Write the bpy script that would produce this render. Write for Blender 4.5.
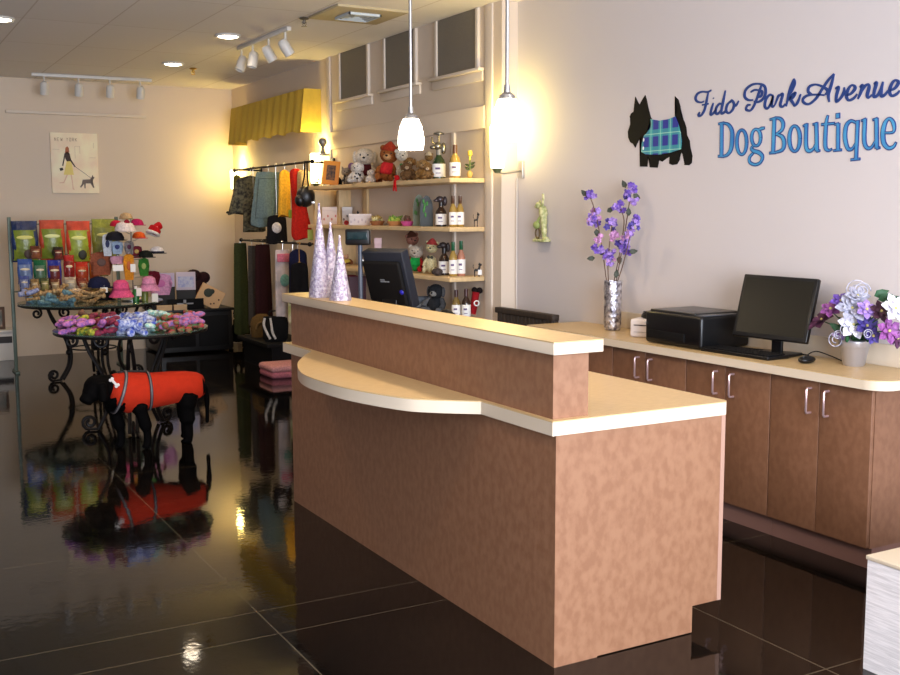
import bpy, bmesh, math, random
import numpy as np
from mathutils import Vector, Matrix
rnd = random.Random(7)
PI = math.pi
for o in list(bpy.data.objects): bpy.data.objects.remove(o, do_unlink=True)
S = bpy.context.scene
COL = S.collection

# ------------------------------------------------------------------ camera
FPX, YAW, PIT, ROL, EYE = 1065.0, math.radians(29.17), math.radians(6.62), math.radians(-0.155), 1.55
Fw = Vector((math.sin(YAW)*math.cos(PIT), math.cos(YAW)*math.cos(PIT), -math.sin(PIT)))
R0 = Vector((math.cos(YAW), -math.sin(YAW), 0)); U0 = R0.cross(Fw)
Rt = R0*math.cos(ROL)+U0*math.sin(ROL); Up = Rt.cross(Fw)
CP = Vector((0, 0, EYE))
cd = bpy.data.cameras.new('camera'); cam = bpy.data.objects.new('camera', cd); COL.objects.link(cam)
cam.matrix_world = Matrix(((Rt.x, Up.x, -Fw.x, 0), (Rt.y, Up.y, -Fw.y, 0), (Rt.z, Up.z, -Fw.z, EYE), (0, 0, 0, 1)))
cd.sensor_width = 36; cd.lens = FPX*36/900; cd.clip_start = 0.05; cd.clip_end = 60
S.camera = cam
def at(px, py, ax, v):                 # point of the place seen at a photo pixel, on the plane ax = v
    d = Fw+Rt*((px-450)/FPX)-Up*((py-337.5)/FPX); i = 'xyz'.index(ax)
    return CP+d*((v-CP[i])/d[i])
def dep(p): return (Vector(p)-CP).dot(Fw)

# ------------------------------------------------------------------ world, exposure, big lights
def lin(c):
    return tuple(((x/255)/12.92 if x/255 <= 0.04045 else ((x/255+0.055)/1.055)**2.4) for x in c)
W = bpy.data.worlds.new('world'); S.world = W; W.use_nodes = True
W.node_tree.nodes['Background'].inputs[0].default_value = (0.9, 0.92, 1, 1)
W.node_tree.nodes['Background'].inputs[1].default_value = 0.3
S.view_settings.view_transform = 'Standard'; S.view_settings.look = 'None'
S.view_settings.exposure = 0.45; S.view_settings.gamma = 1.0; S.view_settings.use_curve_mapping = False
def area(name, loc, rot, sx, sy, e, col, spread=PI):
    l = bpy.data.lights.new(name, 'AREA'); l.shape = 'RECTANGLE'; l.size = sx; l.size_y = sy; l.energy = e; l.color = col; l.spread = spread
    o = bpy.data.objects.new(name, l); o.location = loc; o.rotation_euler = rot; COL.objects.link(o); return o
# daylight through the shop front behind the camera
area('shopfront_daylight', (1.2, -2.25, 1.6), (math.radians(90), 0, 0), 3.6, 2.4, 560, (0.80, 0.87, 1.0))
CAN_E, SCONCE_E, PEND_E = 36, 8, 8
WARM = (1.0, 0.74, 0.48); YEL = (1.0, 0.76, 0.22)

# ------------------------------------------------------------------ materials
MC = {}
def mat(name, rgb, rough=0.6, metal=0.0, noise=None, bump=None, spec=0.5, emit=None, trans=0, coat=0, rgb2=None, stretch=None, sheen=0):
    if name in MC: return MC[name]
    m = bpy.data.materials.new(name); m.use_nodes = True; nt = m.node_tree; b = nt.nodes['Principled BSDF']
    c = lin(rgb)
    b.inputs['Base Color'].default_value = (*c, 1); b.inputs['Roughness'].default_value = rough; b.inputs['Metallic'].default_value = metal
    b.inputs['Specular IOR Level'].default_value = spec
    if trans: b.inputs['Transmission Weight'].default_value = trans
    if coat: b.inputs['Coat Weight'].default_value = coat
    if sheen: b.inputs['Sheen Weight'].default_value = sheen
    if emit: b.inputs['Emission Color'].default_value = (*emit[0], 1); b.inputs['Emission Strength'].default_value = emit[1]
    if noise or bump:
        tc = nt.nodes.new('ShaderNodeTexCoord'); mp = nt.nodes.new('ShaderNodeMapping'); nt.links.new(tc.outputs['Object'], mp.inputs[0])
        if stretch: mp.inputs['Scale'].default_value = stretch
    if noise:
        n = nt.nodes.new('ShaderNodeTexNoise'); n.inputs['Scale'].default_value = noise[0]; n.inputs['Detail'].default_value = 5
        nt.links.new(mp.outputs[0], n.inputs['Vector'])
        r = nt.nodes.new('ShaderNodeValToRGB'); r.color_ramp.elements[0].position = 0.38; r.color_ramp.elements[1].position = 0.62
        c2 = lin(rgb2) if rgb2 else tuple(x*(1-noise[1]) for x in c)
        r.color_ramp.elements[0].color = (*c2, 1); r.color_ramp.elements[1].color = (*c, 1)
        nt.links.new(n.outputs['Fac'], r.inputs[0]); nt.links.new(r.outputs[0], b.inputs['Base Color'])
    if bump:
        n2 = nt.nodes.new('ShaderNodeTexNoise'); n2.inputs['Scale'].default_value = bump[0]; n2.inputs['Detail'].default_value = 4
        nt.links.new(mp.outputs[0], n2.inputs['Vector'])
        bp = nt.nodes.new('ShaderNodeBump'); bp.inputs['Strength'].default_value = bump[1]; bp.inputs['Distance'].default_value = 0.01
        nt.links.new(n2.outputs['Fac'], bp.inputs['Height']); nt.links.new(bp.outputs[0], b.inputs['Normal'])
    MC[name] = m; return m
def cm(rgb, rough=0.65, **k): return mat('plain_%d_%d_%d_%d' % (*rgb, int(rough*100)), rgb, rough, **k)
def fab(rgb): return mat('fabric_%d_%d_%d' % rgb, rgb, 0.9, bump=(220, 0.5), noise=(60, 0.25), spec=0.2)
def fur(rgb): return mat('plush_%d_%d_%d' % rgb, rgb, 0.95, bump=(140, 0.9), noise=(90, 0.3), spec=0.2)
def nodes(m): return m.node_tree, m.node_tree.nodes['Principled BSDF']

M_wall = mat('painted_wall', (200, 193, 193), 0.75, bump=(350, 0.12))
M_wallb = mat('warm_lit_wall', (212, 195, 176), 0.75, bump=(350, 0.12))  # warm lamp light at this end is put into the wall colour
M_trim = mat('painted_trim', (214, 200, 184), 0.6)
M_lam = mat('brown_laminate', (138, 98, 71), 0.5, noise=(34, 0.2), rgb2=(126, 86, 60), stretch=(1, 1, 0.7))
M_lamd = mat('brown_cabinet_laminate', (122, 84, 60), 0.5, noise=(34, 0.2), rgb2=(112, 75, 52), stretch=(1, 1, 0.7))
M_top = mat('tan_countertop_laminate', (196, 168, 122), 0.35, noise=(22, 0.1), rgb2=(187, 158, 112), stretch=(1, 5, 1))
M_edge = mat('lit_counter_edge', (204, 188, 166), 0.45)  # same laminate as the tops; its paler lit look is put into the colour
M_kick = mat('brown_toe_kick', (124, 90, 80), 0.6)
M_black = mat('black_plastic', (9, 9, 11), 0.35, spec=0.35)
M_blackm = mat('black_matte', (7, 6, 7), 0.7, spec=0.2)
M_iron = mat('dark_wrought_iron', (16, 10, 9), 0.5, spec=0.25)
M_white = mat('white_enamel', (206, 202, 196), 0.4)
M_steel = mat('brushed_steel', (190, 188, 186), 0.3, metal=1)
M_brass = mat('brass', (190, 150, 70), 0.3, metal=1)
M_card = mat('white_card', (232, 230, 226), 0.7)
M_wood = mat('light_maple', (214, 184, 136), 0.5, noise=(8, 0.12), stretch=(6, 1, 1))
M_glass = mat('clear_glass', (235, 245, 240), 0.02, trans=1)

def floor_mat():
    m = mat('polished_black_floor', (9, 8, 8), 0.07, spec=0.3); nt, b = nodes(m); N = nt.nodes.new; Lk = nt.links.new
    tc = N('ShaderNodeTexCoord'); n = N('ShaderNodeTexNoise'); n.inputs['Scale'].default_value = 1.1; n.inputs['Detail'].default_value = 9; n.inputs['Roughness'].default_value = 0.62
    Lk(tc.outputs['Object'], n.inputs['Vector'])
    r = N('ShaderNodeValToRGB'); r.color_ramp.elements[0].position = 0.4; r.color_ramp.elements[0].color = (0.0022, 0.002, 0.002, 1)
    r.color_ramp.elements[1].position = 0.72; r.color_ramp.elements[1].color = (0.012, 0.008, 0.0055, 1)
    Lk(n.outputs['Fac'], r.inputs[0])
    sp = N('ShaderNodeSeparateXYZ'); Lk(tc.outputs['Object'], sp.inputs[0])
    prev = None
    def near(sock, v, w=0.003):
        a = N('ShaderNodeMath'); a.operation = 'SUBTRACT'; Lk(sock, a.inputs[0]); a.inputs[1].default_value = v
        c = N('ShaderNodeMath'); c.operation = 'ABSOLUTE'; Lk(a.outputs[0], c.inputs[0])
        d = N('ShaderNodeMath'); d.operation = 'LESS_THAN'; Lk(c.outputs[0], d.inputs[0]); d.inputs[1].default_value = w; return d.outputs[0]
    socks = [near(sp.outputs['X'], v) for v in (-0.25-0.7, 1.30-0.7, 2.82-0.7)]+[near(sp.outputs['Y'], v) for v in (2.42-5.15, 3.64-5.15, 3.89-5.15, 4.93-5.15, 6.42-5.15, 7.9-5.15, 9.4-5.15, 10.9-5.15)]
    for s in socks:
        if prev is None: prev = s; continue
        a = N('ShaderNodeMath'); a.operation = 'MAXIMUM'; Lk(prev, a.inputs[0]); Lk(s, a.inputs[1]); prev = a.outputs[0]
    mx = N('ShaderNodeMix'); mx.data_type = 'RGBA'; Lk(prev, mx.inputs[0]); Lk(r.outputs[0], mx.inputs[6]); mx.inputs[7].default_value = (0.07, 0.055, 0.035, 1)
    Lk(mx.outputs[2], b.inputs['Base Color'])
    n2 = N('ShaderNodeTexNoise'); n2.inputs['Scale'].default_value = 3; n2.inputs['Detail'].default_value = 6; Lk(tc.outputs['Object'], n2.inputs['Vector'])
    mr = N('ShaderNodeMapRange'); mr.inputs['To Min'].default_value = 0.015; mr.inputs['To Max'].default_value = 0.085; Lk(n2.outputs['Fac'], mr.inputs['Value']); Lk(mr.outputs[0], b.inputs['Roughness'])
    n3 = N('ShaderNodeTexNoise'); n3.inputs['Scale'].default_value = 26; Lk(tc.outputs['Object'], n3.inputs['Vector'])
    bp = N('ShaderNodeBump'); bp.inputs['Strength'].default_value = 0.05; bp.inputs['Distance'].default_value = 0.006; Lk(n3.outputs['Fac'], bp.inputs['Height']); Lk(bp.outputs[0], b.inputs['Normal'])
    return m
def ceil_mat():
    m = mat('ceiling_tiles', (226, 220, 214), 0.85); nt, b = nodes(m); N = nt.nodes.new; Lk = nt.links.new
    tc = N('ShaderNodeTexCoord'); mp = N('ShaderNodeMapping'); Lk(tc.outputs['Object'], mp.inputs[0]); mp.inputs['Location'].default_value = (0.10, 0.08, 0)
    br = N('ShaderNodeTexBrick'); br.offset = 0; br.inputs['Scale'].default_value = 1; br.inputs['Brick Width'].default_value = 0.61; br.inputs['Row Height'].default_value = 1.22; br.inputs['Mortar Size'].default_value = 0.006
    br.inputs['Color1'].default_value = (*lin((232, 226, 222)), 1); br.inputs['Color2'].default_value = (*lin((228, 222, 216)), 1); br.inputs['Mortar'].default_value = (*lin((206, 196, 186)), 1)
    Lk(mp.outputs[0], br.inputs['Vector']); Lk(br.outputs['Color'], b.inputs['Base Color'])
    return m

# ------------------------------------------------------------------ mesh helpers
class MB:
    def __init__(s): s.v = []; s.f = []; s.mi = []; s.m = Matrix.Identity(4); s.k = 0
    def add(s, vs, fs):
        b = len(s.v); s.v += [tuple(s.m @ Vector(v)) for v in vs]; s.f += [tuple(b+i for i in f) for f in fs]; s.mi += [s.k]*len(fs); return s
    def box(s, x0, x1, y0, y1, z0, z1, bev=0):
        if bev <= 0:
            vs = [(x, y, z) for z in (z0, z1) for y in (y0, y1) for x in (x0, x1)]
            return s.add(vs, [(0, 2, 3, 1), (4, 5, 7, 6), (0, 1, 5, 4), (2, 6, 7, 3), (0, 4, 6, 2), (1, 3, 7, 5)])
        bm = bmesh.new(); bmesh.ops.create_cube(bm, size=1)
        for v in bm.verts: v.co = Vector((x0+(v.co.x+.5)*(x1-x0), y0+(v.co.y+.5)*(y1-y0), z0+(v.co.z+.5)*(z1-z0)))
        bmesh.ops.bevel(bm, geom=bm.edges[:], offset=bev, segments=3, affect='EDGES', profile=0.5)
        return s.addbm(bm)
    def addbm(s, bm):
        bm.verts.index_update(); vs = [v.co[:] for v in bm.verts]; fs = [[v.index for v in f.verts] for f in bm.faces]; bm.free(); return s.add(vs, fs)
    def loft(s, rings, cap=True, closed=False):
        n = len(rings[0]); vs = [p for r in rings for p in r]; fs = []; R = len(rings)
        for i in range(R if closed else R-1):
            a = i*n; b = ((i+1) % R)*n
            for j in range(n): fs.append((a+j, a+(j+1) % n, b+(j+1) % n, b+j))
        if cap and not closed: fs += [tuple(reversed(range(n))), tuple(range((R-1)*n, R*n))]
        return s.add(vs, fs)
    def lathe(s, prof, c=(0, 0, 0), seg=24, sx=1, sy=1, wob=None):
        rings = []
        for r, z in prof:
            ring = []
            for j in range(seg):
                a = 2*PI*j/seg; k = 1+(wob(a, z) if wob else 0)
                ring.append((c[0]+max(r, 1e-4)*k*sx*math.cos(a), c[1]+max(r, 1e-4)*k*sy*math.sin(a), c[2]+z))
            rings.append(ring)
        return s.loft(rings)
    def ell(s, c, r, seg=14, rot=None, wob=None):
        if isinstance(r, (int, float)): r = (r, r, r)
        q = rot or Matrix.Identity(3); n = max(6, seg//2+2); rings = []
        for i in range(n):
            t = PI*(i+0.02)/(n-1+0.04); ring = []
            for j in range(seg):
                a = 2*PI*j/seg; v = Vector((r[0]*math.sin(t)*math.cos(a), r[1]*math.sin(t)*math.sin(a), -r[2]*math.cos(t)))
                ring.append(tuple(Vector(c)+q @ v))
            rings.append(ring)
        return s.loft(rings)
    def tube(s, pts, r, seg=8, closed=False):
        P = [Vector(p) for p in pts]; n = len(P); rr = r if isinstance(r, (list, tuple)) else [r]*n
        rings = []; nrm = None
        for i in range(n):
            if closed: t = P[(i+1) % n]-P[i-1]
            else: t = (P[min(i+1, n-1)]-P[max(i-1, 0)])
            t.normalize()
            if nrm is None: nrm = t.orthogonal().normalized()
            nrm = (nrm-t*nrm.dot(t)); nrm = nrm.normalized() if nrm.length > 1e-6 else t.orthogonal().normalized()
            bn = t.cross(nrm)
            rings.append([tuple(P[i]+(nrm*math.cos(2*PI*j/seg)+bn*math.sin(2*PI*j/seg))*rr[i]) for j in range(seg)])
        return s.loft(rings, closed=closed)
    def prism(s, poly, ax, a0, a1):
        def mk(u, v, a): return {'x': (a, u, v), 'y': (u, a, v), 'z': (u, v, a)}[ax]
        n = len(poly); bm = bmesh.new()
        A = [bm.verts.new(mk(u, v, a0)) for u, v in poly]; B = [bm.verts.new(mk(u, v, a1)) for u, v in poly]
        fa = bm.faces.new(A[::-1]); fb = bm.faces.new(B)
        for i in range(n): bm.faces.new((A[i], A[(i+1) % n], B[(i+1) % n], B[i]))
        bmesh.ops.triangulate(bm, faces=[fa, fb]); bmesh.ops.recalc_face_normals(bm, faces=bm.faces[:])
        return s.addbm(bm)
def wloc(o):
    v = Vector((0, 0, 0))
    while o is not None: v += o.location; o = o.parent
    return v
def build(mb, name, mt, parent=None, world=False, label=None, smooth=True, angle=40):
    me = bpy.data.meshes.new(name); off = Vector((0, 0, 0))
    vs = mb.v
    if parent is not None and world: off = wloc(parent)
    if parent is None:
        a = np.array(vs); off = Vector(((a[:, 0].min()+a[:, 0].max())/2, (a[:, 1].min()+a[:, 1].max())/2, a[:, 2].min()))
    me.from_pydata([tuple(Vector(v)-off) for v in vs], [], mb.f)
    ms = mt if isinstance(mt, (list, tuple)) else [mt]
    for m in ms: me.materials.append(m)
    if len(ms) > 1: me.polygons.foreach_set('material_index', mb.mi)
    bm = bmesh.new(); bm.from_mesh(me); bmesh.ops.recalc_face_normals(bm, faces=bm.faces[:]); bm.to_mesh(me); bm.free()
    if smooth:
        me.polygons.foreach_set('use_smooth', [True]*len(me.polygons)); me.set_sharp_from_angle(angle=math.radians(angle))
    me.update()
    o = bpy.data.objects.new(name, me); COL.objects.link(o)
    if parent is not None: o.parent = parent
    else: o.location = off
    if label: o['label'] = label
    return o
def tag(o, label, cat, group=None):
    o['label'] = label; o['category'] = cat
    if group: o['group'] = group
    return o
def thing(name, label, cat, loc, rz=0, group=None):
    o = bpy.data.objects.new(name, None); COL.objects.link(o); o.location = loc; o.rotation_euler = (0, 0, rz); o.empty_display_size = 0.1
    return tag(o, label, cat, group)
def struct(mb, name, m, parent=None, **k):
    o = build(mb, name, m, parent, world=True, **k)
    if parent is None: o['kind'] = 'structure'
    return o
def spl(pts, n=6):
    P = [Vector(p) for p in pts]; out = []
    for i in range(len(P)-1):
        p0 = P[max(i-1, 0)]; p1 = P[i]; p2 = P[i+1]; p3 = P[min(i+2, len(P)-1)]
        for k in range(n):
            t = k/n; out.append(0.5*((2*p1)+(p2-p0)*t+(2*p0-5*p1+4*p2-p3)*t*t+(3*p1-p0-3*p2+p3)*t**3))
    out.append(P[-1]); return out
def facecam(p): return math.atan2(-p[0], p[1]) if True else 0   # turns a thing's front (-Y) towards the viewpoint

# ================================================================== room shell
YB, ZC, XA, XR = 12.5, 3.02, 4.02, 4.15
struct(MB().box(-3.2, 4.6, -2.5, 12.8, -0.1, 0), 'floor', floor_mat(), smooth=False)
struct(MB().box(-3.2, 4.6, -2.5, 12.8, ZC, ZC+0.1), 'ceiling', ceil_mat(), smooth=False)
struct(MB().box(-3.2, 4.6, YB, YB+0.15, 0, ZC), 'wall_back', M_wallb, smooth=False)
struct(MB().box(XR, XR+0.15, -2.3, 6.45, 0, ZC), 'wall_right', M_wall, smooth=False)
struct(MB().box(XA, XR+0.15, 6.45, YB, 0, ZC), 'wall_alcove', M_wallb, smooth=False)
struct(MB().box(-3.2, -3.05, -2.3, YB, 0, ZC), 'wall_left', M_wall, smooth=False)
wf = MB().box(-3.2, 4.6, -2.5, -2.35, 0, 0.3).box(-3.2, 4.6, -2.5, -2.35, 2.85, ZC).box(-3.2, -1.9, -2.5, -2.35, 0.3, 2.85).box(3.1, 4.6, -2.5, -2.35, 0.3, 2.85)
struct(wf, 'wall_front', M_wall, smooth=False)
struct(MB().box(4.005, XA, 6.56, 6.66, 0, ZC, 0.004), 'trim_1', M_trim)
struct(MB().box(4.003, XA, 9.49, 9.57, 0, ZC, 0.004), 'trim_2', M_trim)
struct(MB().box(4.000, XA, 6.66, 9.49, 2.16, 2.32, 0.004), 'trim_3', M_wallb)
struct(MB().box(4.004, XA, 7.10, 7.15, 0.85, 2.16, 0.003), 'trim_4', M_trim)
struct(MB().box(1.51, 3.0, YB-0.05, YB, 2.64, 2.675, 0.006), 'trim_5', M_trim)
# high windows in the alcove wall
M_shade = mat('dark_window_shade', (118, 110, 98), 0.55, noise=(120, 0.15))
for i, (y0, y1) in enumerate([(6.78, 7.36), (7.75, 8.28), (8.65, 9.23)]):
    fr = MB().box(3.995, XA, y0-0.04, y0, 2.58, ZC-0.002, 0.005).box(3.995, XA, y1, y1+0.04, 2.58, ZC-0.002, 0.005)
    w = build(MB().box(4.006, XA, y0-0.002, y1+0.002, 2.60, ZC-0.002), 'window_%d' % (i+1), M_shade, smooth=False); w['kind'] = 'structure'
    build(fr, 'window_frame', M_trim, w, world=True)
    build(MB().box(3.965, XA, y0-0.10, y1+0.10, 2.568, 2.592, 0.006).box(4.003, XA, y0-0.09, y1+0.09, 2.50, 2.568, 0.004), 'window_sill', M_trim, w, world=True)

# ================================================================== ceiling fittings
M_bulb = mat('lit_can_bulb', (255, 240, 215), 0.5, emit=((1, 0.86, 0.66), 14))
def can_light(x, y, lab, e=CAN_E):
    t = thing('recessed_ceiling_light', lab, 'ceiling light', (x, y, ZC-0.03), 0, 'recessed ceiling lights')
    build(MB().lathe([(0.088, 0.016), (0.100, 0.012), (0.108, 0.022), (0.105, 0.03), (0.088, 0.03)], seg=28), 'trim_ring', M_white, t)
    build(MB().lathe([(0.002, 0.004), (0.05, 0.007), (0.089, 0.018), (0.085, 0.028), (0.002, 0.029)], seg=24), 'bulb', M_bulb, t)
    l = bpy.data.lights.new('can_spot', 'SPOT'); l.energy = e; l.color = WARM; l.spot_size = math.radians(140); l.spot_blend = 0.8; l.shadow_soft_size = 0.06
    o = bpy.data.objects.new('can_spot', l); o.location = (0, 0, -0.03); COL.objects.link(o); o.parent = t
can_light(1.06, 8.82, 'round recessed ceiling light at the far left edge')
can_light(2.80, 8.76, 'round recessed ceiling light beside the tilted spotlight track')
can_light(2.83, 10.60, 'small round recessed ceiling light nearest the back wall')
for x, y, lb in ((1.1, 5.6, 'added unseen ceiling light left of the desk'), (2.8, 5.6, 'added unseen ceiling light above the desk counter'), (1.1, 2.4, 'added unseen ceiling light near the entrance, left'), (2.8, 2.4, 'added unseen ceiling light near the entrance, right')):
    can_light(x, y, lb)  # out-of-view cans, added for more light on desk and room
# vent
v = thing('ceiling_vent', 'square tan ceiling vent panel with a small pale diffuser', 'air vent', (3.35, 7.38, ZC-0.03))
build(MB().box(-0.28, 0.28, -0.28, 0.28, 0.012, 0.03, 0.003), 'panel', cm((180, 164, 130)), v)
sl = MB()
for k in range(4):
    a = 0.13-0.03*k
    for q in (Matrix.Rotation(i*PI/2, 4, 'Z') for i in range(4)): sl.m = q; sl.box(-a, a, a-0.012, a, -0.006+0.003*k, 0.012)
build(sl, 'diffuser', cm((186, 196, 204), 0.4), v)
for x, y, lb in ((3.06, 7.72, 'small dark metal sprinkler head by the ceiling vent'), (3.10, 10.86, 'small brass sprinkler head beyond the ceiling lights')):
    t = thing('sprinkler_head', lb, 'sprinkler', (x, y, ZC-0.07))
    mm = M_brass if y > 10 else cm((90, 80, 66), 0.4)
    build(MB().lathe([(0.03, 0.07), (0.04, 0.062), (0.03, 0.055), (0.012, 0.05), (0.012, 0.03), (0.006, 0.02)], seg=16), 'body', mm, t)
    build(MB().lathe([(0.0, 0.0), (0.022, 0.003), (0.022, 0.006), (0.0, 0.008)], seg=16).tube([(0.015, 0, 0.04), (0.016, 0, 0.02), (0.003, 0, 0.007)], 0.003, 6).tube([(-0.015, 0, 0.04), (-0.016, 0, 0.02), (-0.003, 0, 0.007)], 0.003, 6), 'deflector', mm, t)
# spotlight tracks
def spot_track(p0, p1, heads, lab, aim, warmidx=-1):
    c = (Vector(p0)+Vector(p1))/2; t = thing('spotlight_track', lab, 'track light', (c.x, c.y, ZC-0.05))
    d = Vector(p1)-Vector(p0); L = d.length; ang = math.atan2(d.y, d.x)
    mb = MB(); mb.m = Matrix.Rotation(ang, 4, 'Z'); mb.box(-L/2, L/2, -0.018, 0.018, 0.018, 0.05, 0.004); build(mb, 'rail', M_white, t)
    for k, h in enumerate(heads):
        q = d.normalized()*(h*L-L/2)
        rot = Matrix.Translation((q.x, q.y, -0.10)) @ Matrix.Rotation(aim[k][0], 4, 'X') @ Matrix.Rotation(aim[k][1], 4, 'Y')
        st = MB().tube([(q.x, q.y, 0.02), (q.x, q.y, -0.05), (q.x, q.y, -0.09)], 0.009, 8)
        hd = MB(); hd.m = rot; hd.lathe([(0.0, 0.07), (0.026, 0.066), (0.039, 0.05), (0.043, 0.02), (0.043, -0.065), (0.038, -0.068), (0.034, -0.05), (0.0, -0.045)], seg=20)
        ho = build(hd, 'spotlight', M_white, t); build(st, 'stem', M_white, ho)
        ln = MB(); ln.m = rot; ln.lathe([(0.0, -0.055), (0.033, -0.056), (0.033, -0.05), (0, -0.049)], seg=16); build(ln, 'lens', cm((70, 60, 60), 0.3), ho)
spot_track((1.72, 12.0), (2.95, 11.95), (0.1, 0.38, 0.64, 0.9), 'white track with four small spotlights by the back wall', [(0.35, 0), (0.3, 0), (0.3, 0), (0.3, 0)])
spot_track((3.08, 9.34), (3.10, 8.14), (0.06, 0.3, 0.62, 0.93), 'white track with four tilted spotlights near the windows', [(0, 0.35), (0, 0.2), (0, -0.55), (0, -0.6)])

# ================================================================== sconces and pendants
M_glow = mat('lit_frosted_glass', (255, 244, 214), 0.5, emit=((1, 0.82, 0.40), 9))
M_glow2 = mat('lit_frosted_pendant_glass', (255, 246, 226), 0.5, emit=((1, 0.88, 0.66), 10))
def sconce(y, x, z0, z1, lab, bl=0.0):
    t = thing('wall_sconce', lab, 'wall lamp', (x-0.10, y, z0), 0, 'cylinder wall sconces')
    h = z1-z0
    build(MB().lathe([(0.03, 0), (0.047, 0.01), (0.05, h*0.3), (0.052, h-0.01), (0.047, h), (0.0, h-0.004)], seg=24), 'glass_shade', M_glow, t)
    build(MB().lathe([(0.0, -0.03), (0.018, -0.028), (0.03, -0.008), (0.04, 0.004), (0.0, 0.006)], seg=20), 'base_cap', cm((96, 104, 70), 0.4), t)
    build(MB().tube([(0, 0, -0.015), (0.05, 0, -0.03), (0.09+bl, 0, -0.01)], 0.008, 8).box(0.085+bl, 0.10+bl, -0.03, 0.03, -0.06, 0.06, 0.003), 'bracket', M_steel, t)
    l = bpy.data.lights.new('sconce_bulb', 'POINT'); l.energy = SCONCE_E; l.color = YEL; l.shadow_soft_size = 0.05
    o = bpy.data.objects.new('sconce_bulb', l); o.location = (-0.02, 0, h+0.07); COL.objects.link(o); o.parent = t
    return t
sconce(12.15, XA, 1.84, 2.06, 'glowing cylinder wall sconce in the back corner above the clothes rod')
sconce(9.66, XA, 1.84, 2.13, 'glowing cylinder wall sconce behind the orange picture frame')
sconce(6.385, 4.045, 1.86, 2.16, 'glowing cylinder wall sconce at the right end of the shelves, behind a pendant', 0.105)
tag(build(MB().tube(spl([(4.14, 6.435, 1.80), (4.135, 6.43, 1.2), (4.14, 6.432, 0.5), (4.14, 6.43, 0.1)]), 0.006, 8), 'sconce_cord', cm((205, 196, 186))), 'thin pale cord running down the wall below the right sconce', 'cord')
def pendant(px, top, bot, X, Y, lab):
    z1 = at(px, top, 'x', X).z; z0 = at(px, bot, 'x', X).z; h = z1-z0
    t = thing('pendant_lamp', lab, 'pendant lamp', (X, Y, z0), 0, 'pendant lamps over the desk')
    build(MB().lathe([(0.03, 0.0), (0.056, 0.001), (0.061, h*0.2), (0.060, h*0.42), (0.052, h*0.72), (0.036, h*0.97), (0.0, h)], seg=28), 'glass_shade', M_glow2, t)
    build(MB().lathe([(0.036, h-0.008), (0.03, h+0.012), (0.014, h+0.022), (0.012, h+0.05), (0.0, h+0.052)], seg=20), 'cap', M_steel, t)
    build(MB().tube([(0, 0, h+0.04), (0, 0, ZC-z0-0.01)], 0.0075, 10), 'rod', M_steel, t)
    build(MB().lathe([(0.0, ZC-z0-0.03), (0.05, ZC-z0-0.022), (0.055, ZC-z0), (0, ZC-z0)], seg=24), 'canopy', M_steel, t)
    l = bpy.data.lights.new('pendant_bulb', 'POINT'); l.energy = PEND_E; l.color = (1, 0.78, 0.5); l.shadow_soft_size = 0.05
    o = bpy.data.objects.new('pendant_bulb', l); o.location = (0, 0, -0.09); COL.objects.link(o); o.parent = t
pendant(411, 118, 150, 2.30, at(411, 130, 'x', 2.30).y, 'white glass pendant lamp hanging in front of the top shelf, left of the two')
pendant(507, 98, 141, 2.30, at(507, 120, 'x', 2.30).y, 'white glass pendant lamp hanging before the sign wall, right of the two')

# ================================================================== reception desk
D = thing('reception_desk', 'large brown laminate reception desk with raised ledge and rounded cream shelf', 'desk', (2.4, 4.1, 0))
X0, X1, Y0, Y1 = 2.016, 2.775, 2.885, 5.36
e = MB().prism([(X0, 0), (2.20, 0), (2.20, 0.004), (2.635, 0.004), (2.635, 0.105), (X1-0.02, 0.105), (X1-0.02, 0.812), (X0, 0.812)], 'y', Y0, Y0+0.02)
build(e, 'end_panel', M_lam, D, world=True, smooth=False)
build(MB().box(X0, X0+0.02, Y0+0.02, Y1, 0, 0.812), 'front_panel', M_lam, D, world=True, smooth=False)
build(MB().prism([(X0+0.02, 0), (2.635, 0), (2.635, 0.105), (X1-0.02, 0.105), (X1-0.02, 0.812), (X0+0.02, 0.812)], 'y', Y1-0.02, Y1), 'end_panel', M_lam, D, world=True, smooth=False)
build(MB().box(2.62, 2.635, Y0+0.02, Y1-0.02, 0, 0.105), 'toe_kick', M_kick, D, world=True, smooth=False)
for k in range(4):
    ya = Y0+0.02+k*(Y1-Y0-0.04)/4; yb = ya+(Y1-Y0-0.04)/4
    dd = build(MB().box(X1-0.022, X1-0.004, ya+0.003, yb-0.003, 0.11, 0.80, 0.002), 'door', M_lam, D, world=True)
build(MB().box(X1-0.02, X1-0.001, Y0-0.001, Y0+0.018, 0.105, 0.812), 'edge_strip', cm((160, 124, 106), 0.5), D, world=True)
# lower counter with the curved transaction shelf in one outline
B = [at(*p, 'z', 0.862) for p in [(304, 356), (297.5, 363.5), (302, 373), (321.6, 381), (350, 388.6), (399, 397), (431, 399.5)]]
curve = [(v.x, v.y) for v in spl([(2.0, 5.02, 0)]+[(b.x, b.y, 0) for b in B]+[(1.995, 3.34, 0)], 6)]
rc = [(2.79-0.03+0.03*math.sin(a), 2.88+0.03-0.03*math.cos(a)) for a in np.linspace(0, PI/2, 6)]
outline = [(2.0, 5.44)]+curve+[(1.998, 2.88)]+rc+[(2.79, 5.44)]
build(MB().prism(outline, 'z', 0.812, 0.858), 'counter_edge', M_edge, D, world=True, angle=30)
build(MB().prism(outline, 'z', 0.858, 0.862), 'countertop', M_top, D, world=True, smooth=False)
build(MB().box(2.02, 2.165, 2.91, Y1, 0.862, 1.084), 'ledge_wall', M_lam, D, world=True, smooth=False)
build(MB().box(2.0, 2.205, 2.88, 5.44, 1.084, 1.124, 0.002), 'ledge_edge', M_edge, D, world=True)
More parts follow.
